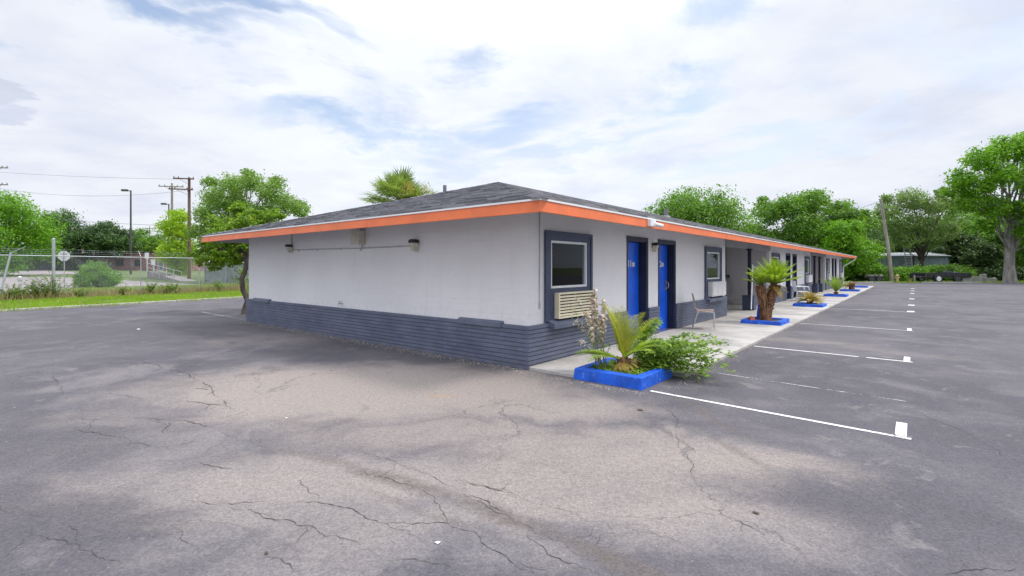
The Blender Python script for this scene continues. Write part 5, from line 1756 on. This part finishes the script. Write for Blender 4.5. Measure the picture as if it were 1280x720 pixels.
def lamp(px, D, top, label, s=-1, armw=1.3, r=0.14):
    b = gbase(px, D)
    h = EYE + (HY - top) / F * D - b.z
    root = thing('street_lamp', label, 'street lamp', b, 0.0, 'street lamps')
    mb = MB(); mb.tube([(0, 0, -0.05), (0, 0, h)], [r, r * 0.7], 10); mb.build('shaft', M['lamp_grey'], root, smooth=True)
    mb = MB(); mb.tube([(0, 0, h - 0.1), (s * armw * 0.45, 0, h - 0.02)], 0.06, 6); mb.build('arm', M['lamp_grey'], root)
    mb = MB(); mb.box(min(s * armw * 0.35, s * armw), max(s * armw * 0.35, s * armw), -0.2, 0.2, h - 0.12, h + 0.16); hd = mb.build('lamp_head', M['lamp_grey'], root, bevel=0.05)
    mb = MB(); mb.box(min(s * armw * 0.45, s * armw * 0.95), max(s * armw * 0.45, s * armw * 0.95), -0.16, 0.16, h - 0.135, h - 0.121); mb.build('lens', M['ac_white'], hd)


lamp(163.5, 70, 238, 'tall dark street lamp with a box head pointing left')
lamp(211, 84, 255, 'shorter dark street lamp just left of the grey utility pole')


def wire(label, a, b, sag, r=0.012, n=24):
    mb = MB()
    a, b = Vector(a), Vector(b)
    pts = [a.lerp(b, i / n) - Vector((0, 0, sag * 4 * (i / n) * (1 - i / n))) for i in range(n + 1)]
    mid = pts[0]
    mb.tube([p - mid for p in pts], r, 5, cap=False)
    tag(mb.build('power_line', M['lamp_grey'], loc=mid), label, 'wire', 'overhead wires')


wire('thin overhead wire between the left-edge pole and the brown pole, uppermost', P(-3, 56, 215), P(231, 50, 224), 0.15)
wire('thin overhead wire from the lower crossarm at the left edge to the brown pole', P(2, 56, 236), P(232, 50, 238), 0.7)
wire('overhead wire from the grey pole out to the far left, above the dark trees', P(-60, 70, 262), P(208, 62, 282), 0.3, 0.02)
wire('overhead wire crossing in front of the tall street lamp, lower one', P(-60, 70, 272), P(209, 62, 290), 0.3, 0.02)
wire('overhead service wire passing low between the lamps', P(40, 75, 283), P(240, 51, 296), 0.4, 0.016)

# leaning pole at the far edge on the right
b = gbase(1115.5, 50.5)
root = thing('utility_pole', 'leaning bare wooden pole in front of the blue-grey shed', 'utility pole', b, 0.0, 'utility poles')
hh = EYE + (HY - 248) / F * 50.5
mb = MB(); mb.tube([(0, 0, -0.1), (-0.5, 0, hh * 0.45), (-1.25, 0, hh)], [0.20, 0.17, 0.12], 10); mb.build('shaft', M['pole_grey'], root, smooth=True)
mb = MB(); mb.tube([(-1.02, -0.14, hh - 1.9), (-1.17, -0.14, hh - 0.6)], 0.03, 6); mb.tube([(-1.2, 0, hh - 0.2), (-1.45, 0, hh - 0.05)], 0.02, 5); mb.build('bracket', M['lead'], root)
wire('thin wire slanting down past the trees behind the far motel roof', P(1101, 50.5, 251), P(960, 60, 292), 0.3, 0.016)

# stop-sign back, white posts
b = gbase(80, 34)
sg = thing('road_sign', 'back of an octagonal road sign on a thin post beyond the fence', 'sign', b, 0.25)
zc_ = EYE + (HY - 320) / F * 34 - b.z
mb = MB(); mb.tube([(0, 0.03, -0.05), (0, 0.03, zc_ + 0.3)], 0.03, 8); mb.build('post', M['galv'], sg)
mb = MB()
ring_ = [(0.38 * math.cos(R(22.5 + 45 * k)), 0.38 * math.sin(R(22.5 + 45 * k))) for k in range(8)]
mb.add([(x, -0.006, zc_ + y) for x, y in ring_] + [(x, 0.0, zc_ + y) for x, y in ring_], [tuple(range(8)), tuple(range(15, 7, -1))] + [(k, (k + 1) % 8, 8 + (k + 1) % 8, 8 + k) for k in range(8)])
pl_ = mb.build('plate', M['sign_back'], sg)
mb = MB(); mb.box(-0.02, 0.02, -0.03, -0.007, zc_ - 0.36, zc_ + 0.3); mb.box(-0.2, 0.2, -0.02, -0.0075, zc_ + 0.12, zc_ + 0.15); mb.build('stiffener', M['sign_frame'], pl_)
for px, D, h, lab in ((192, 62, 2.2, 'white marker post by the ramp rail, taller one'), (184, 62, 3.0, 'small white sign on a post beyond the fence by the ramp rail')):
    b = gbase(px, D)
    r_ = thing('marker_post', lab, 'post', b)
    mb = MB(); mb.box(-0.06, 0.06, -0.06, 0.06, -0.05, h - 0.5); mb.build('shaft', M['aluminium'], r_)
    mb = MB(); mb.box(-0.26, 0.26, -0.08, -0.061, h - 0.75, h); mb.build('plate', M['white_plastic'], r_, bevel=0.01)
# ramp handrail
hr = thing('ramp_handrail', 'white metal handrail stepping down a ramp beyond the fence', 'railing', gbase(208, 50))
A_, B_ = P(184, 56, HY), P(227, 47, HY)
o0 = gbase(208, 50)
za, zb = gz(A_.x, A_.y) + 0.75, gz(B_.x, B_.y) - 0.02
A_, B_ = Vector((A_.x - o0.x, A_.y - o0.y, za - o0.z)), Vector((B_.x - o0.x, B_.y - o0.y, zb - o0.z))
mb = MB()
for dz in (0.45, 0.95): mb.tube([A_ + Vector((0, 0, dz)), B_ + Vector((0, 0, dz))], 0.028, 6)
mb.build('rail', M['aluminium'], hr)
for k in range(6):
    p = A_.lerp(B_, k / 5)
    mb = MB(); mb.tube([p + Vector((0, 0, -0.4 if k < 5 else -0.1)), p + Vector((0, 0, 0.97))], 0.028, 6); mb.build('post', M['aluminium'], hr)
mb = MB()
W = Vector((0.5, 0.8, 0)).normalized() * 1.5
mb.add([A_, B_, B_ + W, A_ + W, A_ - Vector((0, 0, 1)), B_ - Vector((0, 0, .4)), B_ + W - Vector((0, 0, .4)), A_ + W - Vector((0, 0, 1))], [(0, 1, 2, 3), (4, 5, 1, 0), (5, 6, 2, 1), (7, 4, 0, 3)])
mb.build('ramp', M['street'], hr)

# ------------------------------------------------------------------ far buildings on the left
def far_building(name, label, px0, px1, D, top, mk, depth=9, gable=False, roof=None, wins=(), base_lift=0.0):
    a, c = P(px0, D, HY), P(px1, D, HY)
    zb = gz((a.x + c.x) / 2, D) - 0.05
    root = thing(name, label, 'building', ((a.x + c.x) / 2, D, zb))
    w = c.x - a.x
    h = EYE + (HY - top) / F * D - zb
    mb = MB()
    mb.box(-w / 2, w / 2, 0, depth, 0, h)
    mb.build('wall', M[mk], root)
    mb = MB()
    if gable:
        e, rise = 0.35, 1.5
        mb.add([(-w / 2 - e, -e, h - 0.1), (w / 2 + e, -e, h - 0.1), (w / 2 + e, depth + e, h - 0.1), (-w / 2 - e, depth + e, h - 0.1), (-w / 2 - e, depth / 2, h + rise), (w / 2 + e, depth / 2, h + rise)], [(0, 1, 5, 4), (3, 4, 5, 2), (0, 4, 3), (1, 2, 5), (0, 3, 2, 1)])
    else:
        mb.box(-w / 2 - 0.12, w / 2 + 0.12, -0.12, depth + 0.12, h + 0.002, h + 0.22)
    mb.build('roof', M[roof or mk], root)
    for x0, x1, z0, z1, wm in wins:
        mb = MB()
        mb.box(x0, x1, -0.05, -0.004, z0, z1)
        wn = mb.build('window' if z0 > 0.3 else 'doorway', M['navy_dark' if wm == 'd' else 'white_frame'], root)
        mb = MB()
        mb.box(x0 + 0.08, x1 - 0.08, -0.062, -0.051, z0 + 0.08, z1 - 0.08)
        mb.build('pane', M['glass'], wn)
    return root


far_building('brick_building', 'long low maroon brick building beyond the street', 101, 226, 98, 318, 'maroon', wins=[(-3.0, -1.4, 0.9, 2.2, 'd'), (0.8, 2.2, 0.9, 2.2, 'd'), (5.5, 6.6, 0.0, 2.1, 'w'), (-7.5, -6.3, 0.0, 2.1, 'd')])
far_building('low_building', 'dark slate low building left of the maroon one', 26, 99, 96, 318, 'slate_wall', wins=[(-3.5, -2.0, 0.8, 2.0, 'd'), (1.5, 3.2, 0.8, 2.0, 'd')])
far_building('gabled_house', 'cream house with pale gable showing between dark trees', 98, 122, 150, 300, 'cream_wall', gable=True, roof='shed_roof', wins=[(-1.2, 0.4, 5.2, 6.6, 'd')])
# mailbox-like white post and low curb stone beyond the fence
b = gbase(25, 33)
r_ = thing('white_bollard', 'short white bollard on the lawn beyond the fence left of the tall post', 'bollard', b)
mb = MB(); mb.tube([(0, 0, -0.05), (0, 0, 0.75)], 0.10, 10); mb.build('shaft', M['aluminium'], r_, smooth=True)
mb = MB(); mb.lathe([(0.10, 0.75), (0.11, 0.78), (0.06, 0.84), (0.01, 0.85)], 10); mb.build('cap', M['white_plastic'], r_, smooth=True)

# ------------------------------------------------------------------ far edge on the right: shed, ladder, trailer, slabs
a, c = P(1087, 62, HY), P(1184, 62, HY)
sh = thing('sheet_metal_shed', 'blue-grey corrugated metal shed with pale roof under the trees', 'shed', ((a.x + c.x) / 2, 62, -0.03), -0.06)
w, hS = c.x - a.x, EYE + (HY - 319) / F * 62
mb = MB()
n = int(w / 0.11)
for yy, sgn in ((0.0, 1), (5.0, -1)):
    vs = []
    for i in range(n + 1):
        x = -w / 2 + w * i / n
        y = yy + (0.022 if i % 2 else 0.0)
        vs += [(x, y, 0.0), (x, y, hS)]
    mb.add(vs, [(2 * i, 2 * i + 2, 2 * i + 3, 2 * i + 1) for i in range(n)])
mb.add([(-w / 2, 0, 0), (-w / 2, 5, 0), (-w / 2, 5, hS), (-w / 2, 2.5, hS + 0.40), (-w / 2, 0, hS)], [(0, 1, 2, 3, 4)])
mb.add([(w / 2, 0, 0), (w / 2, 5, 0), (w / 2, 5, hS), (w / 2, 2.5, hS + 0.40), (w / 2, 0, hS)], [(0, 1, 2, 3, 4)])
mb.build('wall', M['shed'], sh)
mb = MB()
for x0, x1 in ((-w / 2 - 0.15, w / 2 + 0.15),):
    mb.add([(x0, -0.25, hS - 0.06), (x1, -0.25, hS - 0.06), (x1, 2.5, hS + 0.43), (x0, 2.5, hS + 0.43), (x0, 5.25, hS - 0.06), (x1, 5.25, hS - 0.06)], [(0, 1, 2, 3), (3, 2, 5, 4)])
rf = mb.build('roof', M['shed_roof'], sh); sm = rf.modifiers.new('solid', 'SOLIDIFY'); sm.thickness = 0.05
mb = MB(); mb.box(0.55, 0.68, -0.05, -0.005, 0, hS - 0.08); mb.box(-w / 2, -w / 2 + 0.1, -0.05, -0.005, 0, hS - 0.08); mb.box(w / 2 - 0.1, w / 2, -0.05, -0.005, 0, hS - 0.08); mb.build('corner_trim', M['slate_wall'], sh)
ld_r = thing('ladder', 'aluminium extension ladder leaning against the shed front into a tree', 'ladder', P(1140, 60.5, z=-0.03), 0.0)
hL = EYE + (HY - 304) / F * 60.5
for sx in (-0.38, 0.38):
    mb = MB(); mb.obox((sx, 0.5, hL / 2), (0.09, 0.06, hL), Matrix.Rotation(-0.16, 3, 'X')); mb.build('stile', M['aluminium'], ld_r)
mb = MB()
for k in range(int(hL / 0.36)):
    z = 0.3 + k * 0.36
    mb.tube([(-0.36, 0.5 + (z - hL / 2) * 0.16, z), (0.36, 0.5 + (z - hL / 2) * 0.16, z)], 0.035, 6)
mb.build('rungs', M['aluminium'], ld_r)
# low rubble wall in front of the shed
a, c = P(1078, 58, HY), P(1150, 58, HY)
mb = MB()
x = 0.0
while x < c.x - a.x:
    l = random.uniform(0.5, 1.0)
    hW = EYE + (HY - 336) / F * 58 + random.uniform(-0.12, 0.08)
    mb.box(x, x + l - 0.02, random.uniform(0, 0.05), 0.3, -0.05, hW)
    x += l
o = mb.build('low_wall', M['slab'], loc=(a.x, 58, -0.03), bevel=0.03)
tag(o, 'low pale concrete wall behind the hedge in front of the shed', 'wall')


def wheel(name, root, c, r, w, tyre, rim):
    mb = MB()
    mb.tube([(c[0], c[1] - w / 2, c[2]), (c[0], c[1] + w / 2, c[2])], r, 18)
    ty = mb.build(name, M[tyre], root, smooth=True, bevel=0.02)
    mb = MB()
    mb.tube([(c[0], c[1] - w / 2 - 0.012, c[2]), (c[0], c[1] - w / 2 + 0.05, c[2])], r * 0.62, 16)
    mb.tube([(c[0], c[1] - w / 2 - 0.035, c[2]), (c[0], c[1] - w / 2 - 0.011, c[2])], r * 0.2, 10)
    mb.build('rim', M[rim], ty, smooth=True)


a, c = P(1146, 50.5, HY), P(1204, 50.5, HY)
tr_ = thing('utility_trailer', 'long low black utility trailer with one white wheel at the far edge of the lot', 'trailer', ((a.x + c.x) / 2, 50.5, -0.02), 0.04)
w = c.x - a.x
mb = MB(); mb.box(-w / 2, w / 2, -0.9, 0.9, 0.50, 0.62); mb.box(-w / 2, w / 2, -0.92, -0.86, 0.62, 0.98); mb.box(-w / 2, w / 2, 0.86, 0.92, 0.62, 0.98); mb.build('bed', M['black'], tr_, bevel=0.01)
mb = MB()
for k in range(9):
    x = -w / 2 + w * k / 8
    mb.box(x - 0.03, x + 0.03, -0.95, -0.921, 0.45, 1.02)
mb.build('stakes', M['lamp_grey'], tr_)
mb = MB(); mb.tube([(-w / 2, -0.5, 0.55), (-w / 2 - 0.5, 0, 0.5)], 0.05, 6); mb.tube([(-w / 2, 0.5, 0.55), (-w / 2 - 0.5, 0, 0.5)], 0.05, 6); mb.build('drawbar', M['black'], tr_)
wheel('wheel', tr_, (-w / 2 + 1.25, -1.0, 0.40), 0.40, 0.22, 'black', 'white_plastic')
wheel('wheel', tr_, (w / 2 - 1.6, -1.0, 0.36), 0.36, 0.22, 'black', 'lamp_grey')
wheel('wheel', tr_, (-w / 2 + 1.25, 1.0, 0.40), 0.40, 0.22, 'black', 'white_plastic')
mb = MB()
mb.obox((w * 0.12, -0.2, 0.92), (0.7, 0.6, 0.5), Matrix.Rotation(0.3, 3, 'Z'))
mb.obox((w * 0.33, 0.1, 0.85), (0.9, 0.7, 0.38), Matrix.Rotation(-0.2, 3, 'Z'))
mb.obox((-w * 0.1, 0.1, 0.80), (0.8, 0.8, 0.34))
o = mb.build('tarpaulin', M['slate_wall'], tr_, bevel=0.08)

a, c = P(1074, 51.5, HY), P(1099, 51.5, HY)
t2 = thing('flatbed_trailer', 'short black flatbed trailer loaded with pale scraps by the hedge near the motel', 'trailer', ((a.x + c.x) / 2, 51.5, -0.02), 0.0)
w = c.x - a.x
mb = MB(); mb.box(-w / 2, w / 2, -0.8, 0.8, 0.45, 0.62); mb.box(-w / 2, -w / 2 + 0.06, -0.8, 0.8, 0.62, 0.95); mb.build('bed', M['black'], t2, bevel=0.01)
for x in (-w * 0.2, w * 0.18): wheel('wheel', t2, (x, -0.86, 0.32), 0.32, 0.2, 'black', 'lamp_grey')
mb = MB()
for k in range(9):
    x = -w / 2 + 0.2 + (w - 0.4) * k / 8
    mb.obox((x, random.uniform(-0.6, 0.3), 0.70), (random.uniform(0.15, 0.34), 0.3, random.uniform(0.10, 0.24)), Matrix.Rotation(random.uniform(-0.6, 0.6), 3, 'Z'))
mb.build('load', M['slab'], t2, bevel=0.03)

for i, (px, D, wd, h, lab) in enumerate(((1208, 50, 1.15, 0.62, 'pale concrete slab on edge right of the black trailer'), (1221, 50.3, 1.0, 0.60, 'pale concrete slab in the middle of the row by the trailer'), (1229, 50.9, 0.5, 0.85, 'upright pale block standing highest in the row of slabs'), (1238, 50, 1.1, 0.50, 'low pale concrete slab nearest the thick grey trunk'))):
    b = P(px, D, z=-0.03)
    mb = MB()
    vs = []
    for z in (0, h):
        for y in (-0.15, 0.15):
            for x in (-wd / 2, -wd / 6, wd / 6, wd / 2):
                vs.append((x + random.uniform(-0.03, 0.03), y + random.uniform(-0.03, 0.03), z + (random.uniform(-0.07, 0.05) if z else 0)))
    mb.add(vs, [(0, 1, 9, 8), (1, 2, 10, 9), (2, 3, 11, 10), (4, 12, 13, 5), (5, 13, 14, 6), (6, 14, 15, 7), (8, 9, 13, 12), (9, 10, 14, 13), (10, 11, 15, 14), (0, 8, 12, 4), (3, 7, 15, 11)])
    tag(mb.build('concrete_slab', M['slab'], loc=b, rz=random.uniform(-0.1, 0.1), bevel=0.03), lab, 'slab', 'concrete slabs at the far edge')
# yellow hydrant by the leaning pole, wooden stake
hy = thing('fire_hydrant', 'small faded yellow hydrant at the foot of the leaning wooden pole', 'hydrant', P(1121.5, 50, z=-0.03))
mb = MB(); mb.lathe([(0.20, 0), (0.20, 0.06), (0.14, 0.08), (0.14, 0.62), (0.18, 0.64), (0.18, 0.70), (0.14, 0.76), (0.06, 0.84), (0.04, 0.90)], 14); mb.build('barrel', M['hydrant'], hy, smooth=True)
for sx in (-1, 1):
    mb = MB(); mb.tube([(sx * 0.12, 0, 0.48), (sx * 0.25, 0, 0.48)], 0.07, 10); mb.build('outlet_cap', M['hydrant'], hy, smooth=True)
sk = thing('wooden_stake', 'short pale wooden stake standing left of the black trailer', 'stake', P(1143, 50, z=-0.03))
mb = MB(); mb.add([(-0.06, -0.05, 0), (0.06, -0.05, 0), (0.06, 0.05, 0), (-0.06, 0.05, 0), (-0.05, -0.04, 0.78), (0.06, -0.04, 0.74), (0.05, 0.04, 0.74), (-0.05, 0.04, 0.80)], [(3, 2, 1, 0), (4, 5, 6, 7), (0, 1, 5, 4), (1, 2, 6, 5), (2, 3, 7, 6), (3, 0, 4, 7)]); mb.build('shaft', M['pole_grey'], sk)
sb = thing('feed_bucket', 'small dull yellow bucket on the grass left of the wooden stake', 'bucket', P(1137, 50.2, z=-0.03))
mb = MB(); mb.lathe([(0.14, 0), (0.19, 0.36), (0.20, 0.37), (0.18, 0.37), (0.13, 0.03)], 14); mb.build('body', M['hydrant'], sb, smooth=True)
mb = MB(); mb.tube([(0.19 * math.cos(a), 0, 0.34 + 0.18 * math.sin(a)) for a in [math.pi * i / 10 for i in range(11)]], 0.01, 5); mb.build('handle', M['lead'], sb)

# ------------------------------------------------------------------ grass, weeds, litter
FLN = Vector((-ld.y, ld.x, 0))


def blades(name, label, pts, hmin, hmax, mk, tilt=0.35, asp=0.13):
    n = len(pts)
    h = RNG.uniform(hmin, hmax, n)
    up = RNG.normal(size=(n, 3)) * tilt + np.array([0, 0, 1.0])
    up /= np.linalg.norm(up, axis=1, keepdims=True)
    pos = np.array(pts) + up * h[:, None] * 0.42
    o = leaf_obj(name, pos, RNG.normal(size=(n, 3)) * np.array([1, 1, 0.2]), h, M[mk], None, asp, up)
    return tag(o, label, 'grass', kind='stuff')


n = 60000
s = RNG.uniform(-8, 30, n); q = RNG.uniform(0.0, 1, n) ** 0.9 * 7.2 - 0.22 + RNG.normal(size=n) * 0.06
keep = []
for a_, b_ in zip(s, q):
    p = L0 + ld * a_ + FLN * b_
    bare = math.sin(p.x * 1.9 + 1.3 * math.sin(p.y * 0.8)) + math.sin(p.y * 1.4 + p.x * 0.6)
    if bare > 1.35 and random.random() < 0.8: continue
    keep.append((p.x, p.y, (gz(p.x, p.y) - 0.02) if b_ > 0 else 0.0))
blades('grass', 'bright green mown grass on the verge inside the fence', keep, 0.05, 0.21, 'grass', 0.5, 0.14)
n = 26000
keep = []
for _ in range(n):
    a_, b_ = random.uniform(-12, 33), random.gauss(0, 1)
    p = FP0 + FU * a_ + FQ * (b_ * 0.8 + 0.3)
    if random.random() < 0.5 or (math.sin(a_ * 1.7) + math.sin(a_ * 0.63 + 1)) > 0.2:
        keep.append((p.x, p.y, gz(p.x, p.y) - 0.02))
blades('tall_grass', 'taller dry and green grass along the foot of the fence', keep, 0.15, 0.62, 'dry_grass', 0.3, 0.05)
n = 30000
keep = []
for _ in range(n):
    a_, b_ = random.uniform(5, 33), random.uniform(1.0, 9.5)
    p = FP0 + FU * a_ + FQ * b_
    keep.append((p.x, p.y, gz(p.x, p.y) - 0.02))
blades('rough_grass', 'rough grass on the strip beyond the fence', keep, 0.1, 0.3, 'grass', 0.4, 0.10)
n = 12000
keep = [(random.uniform(24, 62), 48.5 + random.random() ** 1.2 * 4.5, -0.03) for _ in range(n)]
blades('grass', 'grass strip along the far edge of the lot', keep, 0.08, 0.22, 'grass', 0.45, 0.2)
# tall weeds along the fence
for i, (px, hgt, lab) in enumerate(((58, 1.0, 'tall dark weed clump at the foot of the tall fence post'), (38, 0.75, 'leafy weed clump between the leaning post and the tall post'), (22, 0.6, 'low weed clump right of the leaning fence post'), (66, 1.15, 'upright weed hugging the tall fence post'), (186, 0.6, 'weed clump right of the middle fence post'), (216, 0.6, 'weed clump below the utility poles'), (96, 0.45, 'short weed clump left of the round bush'), (150, 0.45, 'short weed clump right of the round bush'), (50, 0.95, 'tall bushy weed clump just left of the tall fence post'), (204, 0.5, 'weed clump on the verge below the ramp rail'), (268, 0.6, 'reddish weed clump at fence left of the crooked tree'), (10, 0.7, 'weed clump at the foot of the leaning fence post'))):
    p = FP0 + FU * fx(px) - FQ * random.uniform(0.1, 0.5)
    arching(Vector((p.x, p.y, -0.02)), 'weed_clump', lab, 'weed', [(R(random.uniform(0, 360)), R(random.uniform(50, 88)), hgt * random.uniform(0.75, 1.4), R(random.uniform(10, 40))) for _ in range(16)], 'weed', 0.11, 34, 0.006, 'weeds along the fence', seed=100 + i)
# loose grit along the wall foot, walkway edge and kerbs; bits on the asphalt
mb = MB()
random.seed(120)
def chip(p, s):
    a = random.random() * 3
    d = [Vector((math.cos(a + k * 2.1) * s * random.uniform(0.6, 1.2), math.sin(a + k * 2.1) * s * random.uniform(0.6, 1.2), 0)) for k in range(3)]
    mb.add([p + d[0], p + d[1], p + d[2], p + Vector((0, 0, s * random.uniform(0.4, 1.0)))], [(0, 1, 3), (1, 2, 3), (2, 0, 3)])


for _ in range(1500):
    v = random.uniform(0, 10); chip(B(-0.06 - abs(random.gauss(0, 0.13)), -v, 0.001), random.uniform(0.004, 0.015))
for _ in range(700):
    t_ = random.uniform(0, 14); chip(B(t_, 2.06 + abs(random.gauss(0, 0.10)), 0.001), random.uniform(0.004, 0.013))
for _ in range(500):
    chip(B(-0.18 - abs(random.gauss(0, 0.10)), random.uniform(-0.1, 2.1), 0.001), random.uniform(0.004, 0.013))
for _ in range(500):
    chip(Vector((random.uniform(-7, 6), random.uniform(2.4, 12), 0.001)), random.uniform(0.003, 0.009))
tag(mb.build('gravel', M['stone']), 'loose grit along the wall foot and walk edge', 'grit', kind='stuff')
# small items of litter that read in the photograph
for px, py, lab, mk, sz in ((358, 523, 'small white scrap of paper on the pale asphalt', 'white_plastic', 0.016), (547, 679, 'white paper scrap on the asphalt near the lower edge', 'white_plastic', 0.014), (945, 642, 'small dark clod on the asphalt in front of the nearest stall', 'soil', 0.022), (333, 692, 'flat dark leaf on the asphalt at lower left', 'soil', 0.014), (800, 513, 'dark dead leaf on the asphalt below the nearest planter', 'soil', 0.035), (173, 412, 'crumpled white wrapper on the asphalt at far left', 'white_plastic', 0.05)):
    mb = MB()
    k = 7
    vs = [(sz * random.uniform(0.7, 1.3) * math.cos(2 * math.pi * i / k), sz * random.uniform(0.5, 0.9) * math.sin(2 * math.pi * i / k), random.uniform(0.0, 0.35) * sz) for i in range(k)] + [(0, 0, sz * 0.45)]
    mb.add(vs, [(i, (i + 1) % k, k) for i in range(k)])
    o = mb.build('litter_scrap' if mk != 'soil' else 'dead_leaf', M[mk], loc=G(px, py) + Vector((0, 0, 0.003)), rz=random.random() * 3)
    tag(o, lab, 'litter' if mk != 'soil' else 'leaf')
# grey privacy screen on posts beyond the fence, between the brown pole and the motel corner
a, c = gbase(256, 44), gbase(345, 40)
sf = thing('screen_fence', 'grey-green privacy screen fence behind the chain-link, left of the motel corner', 'fence', a, math.atan2(c.y - a.y, c.x - a.x))
w = (c - a).length
mb = MB()
n = 60
vs = []
for i in range(n + 1):
    x = w * i / n
    y = 0.03 * math.sin(i * 0.9)
    vs += [(x, y, 0.12), (x, y, 1.85 + 0.02 * math.sin(i * 1.7))]
mb.add(vs, [(2 * i, 2 * i + 2, 2 * i + 3, 2 * i + 1) for i in range(n)])
mb.build('screen', M['screen'], sf)
for k in range(4):
    mb = MB(); mb.tube([(w * k / 3, -0.07, -0.05), (w * k / 3, -0.07, 2.0)], 0.035, 8); mb.build('post', M['galv'], sf, smooth=True)
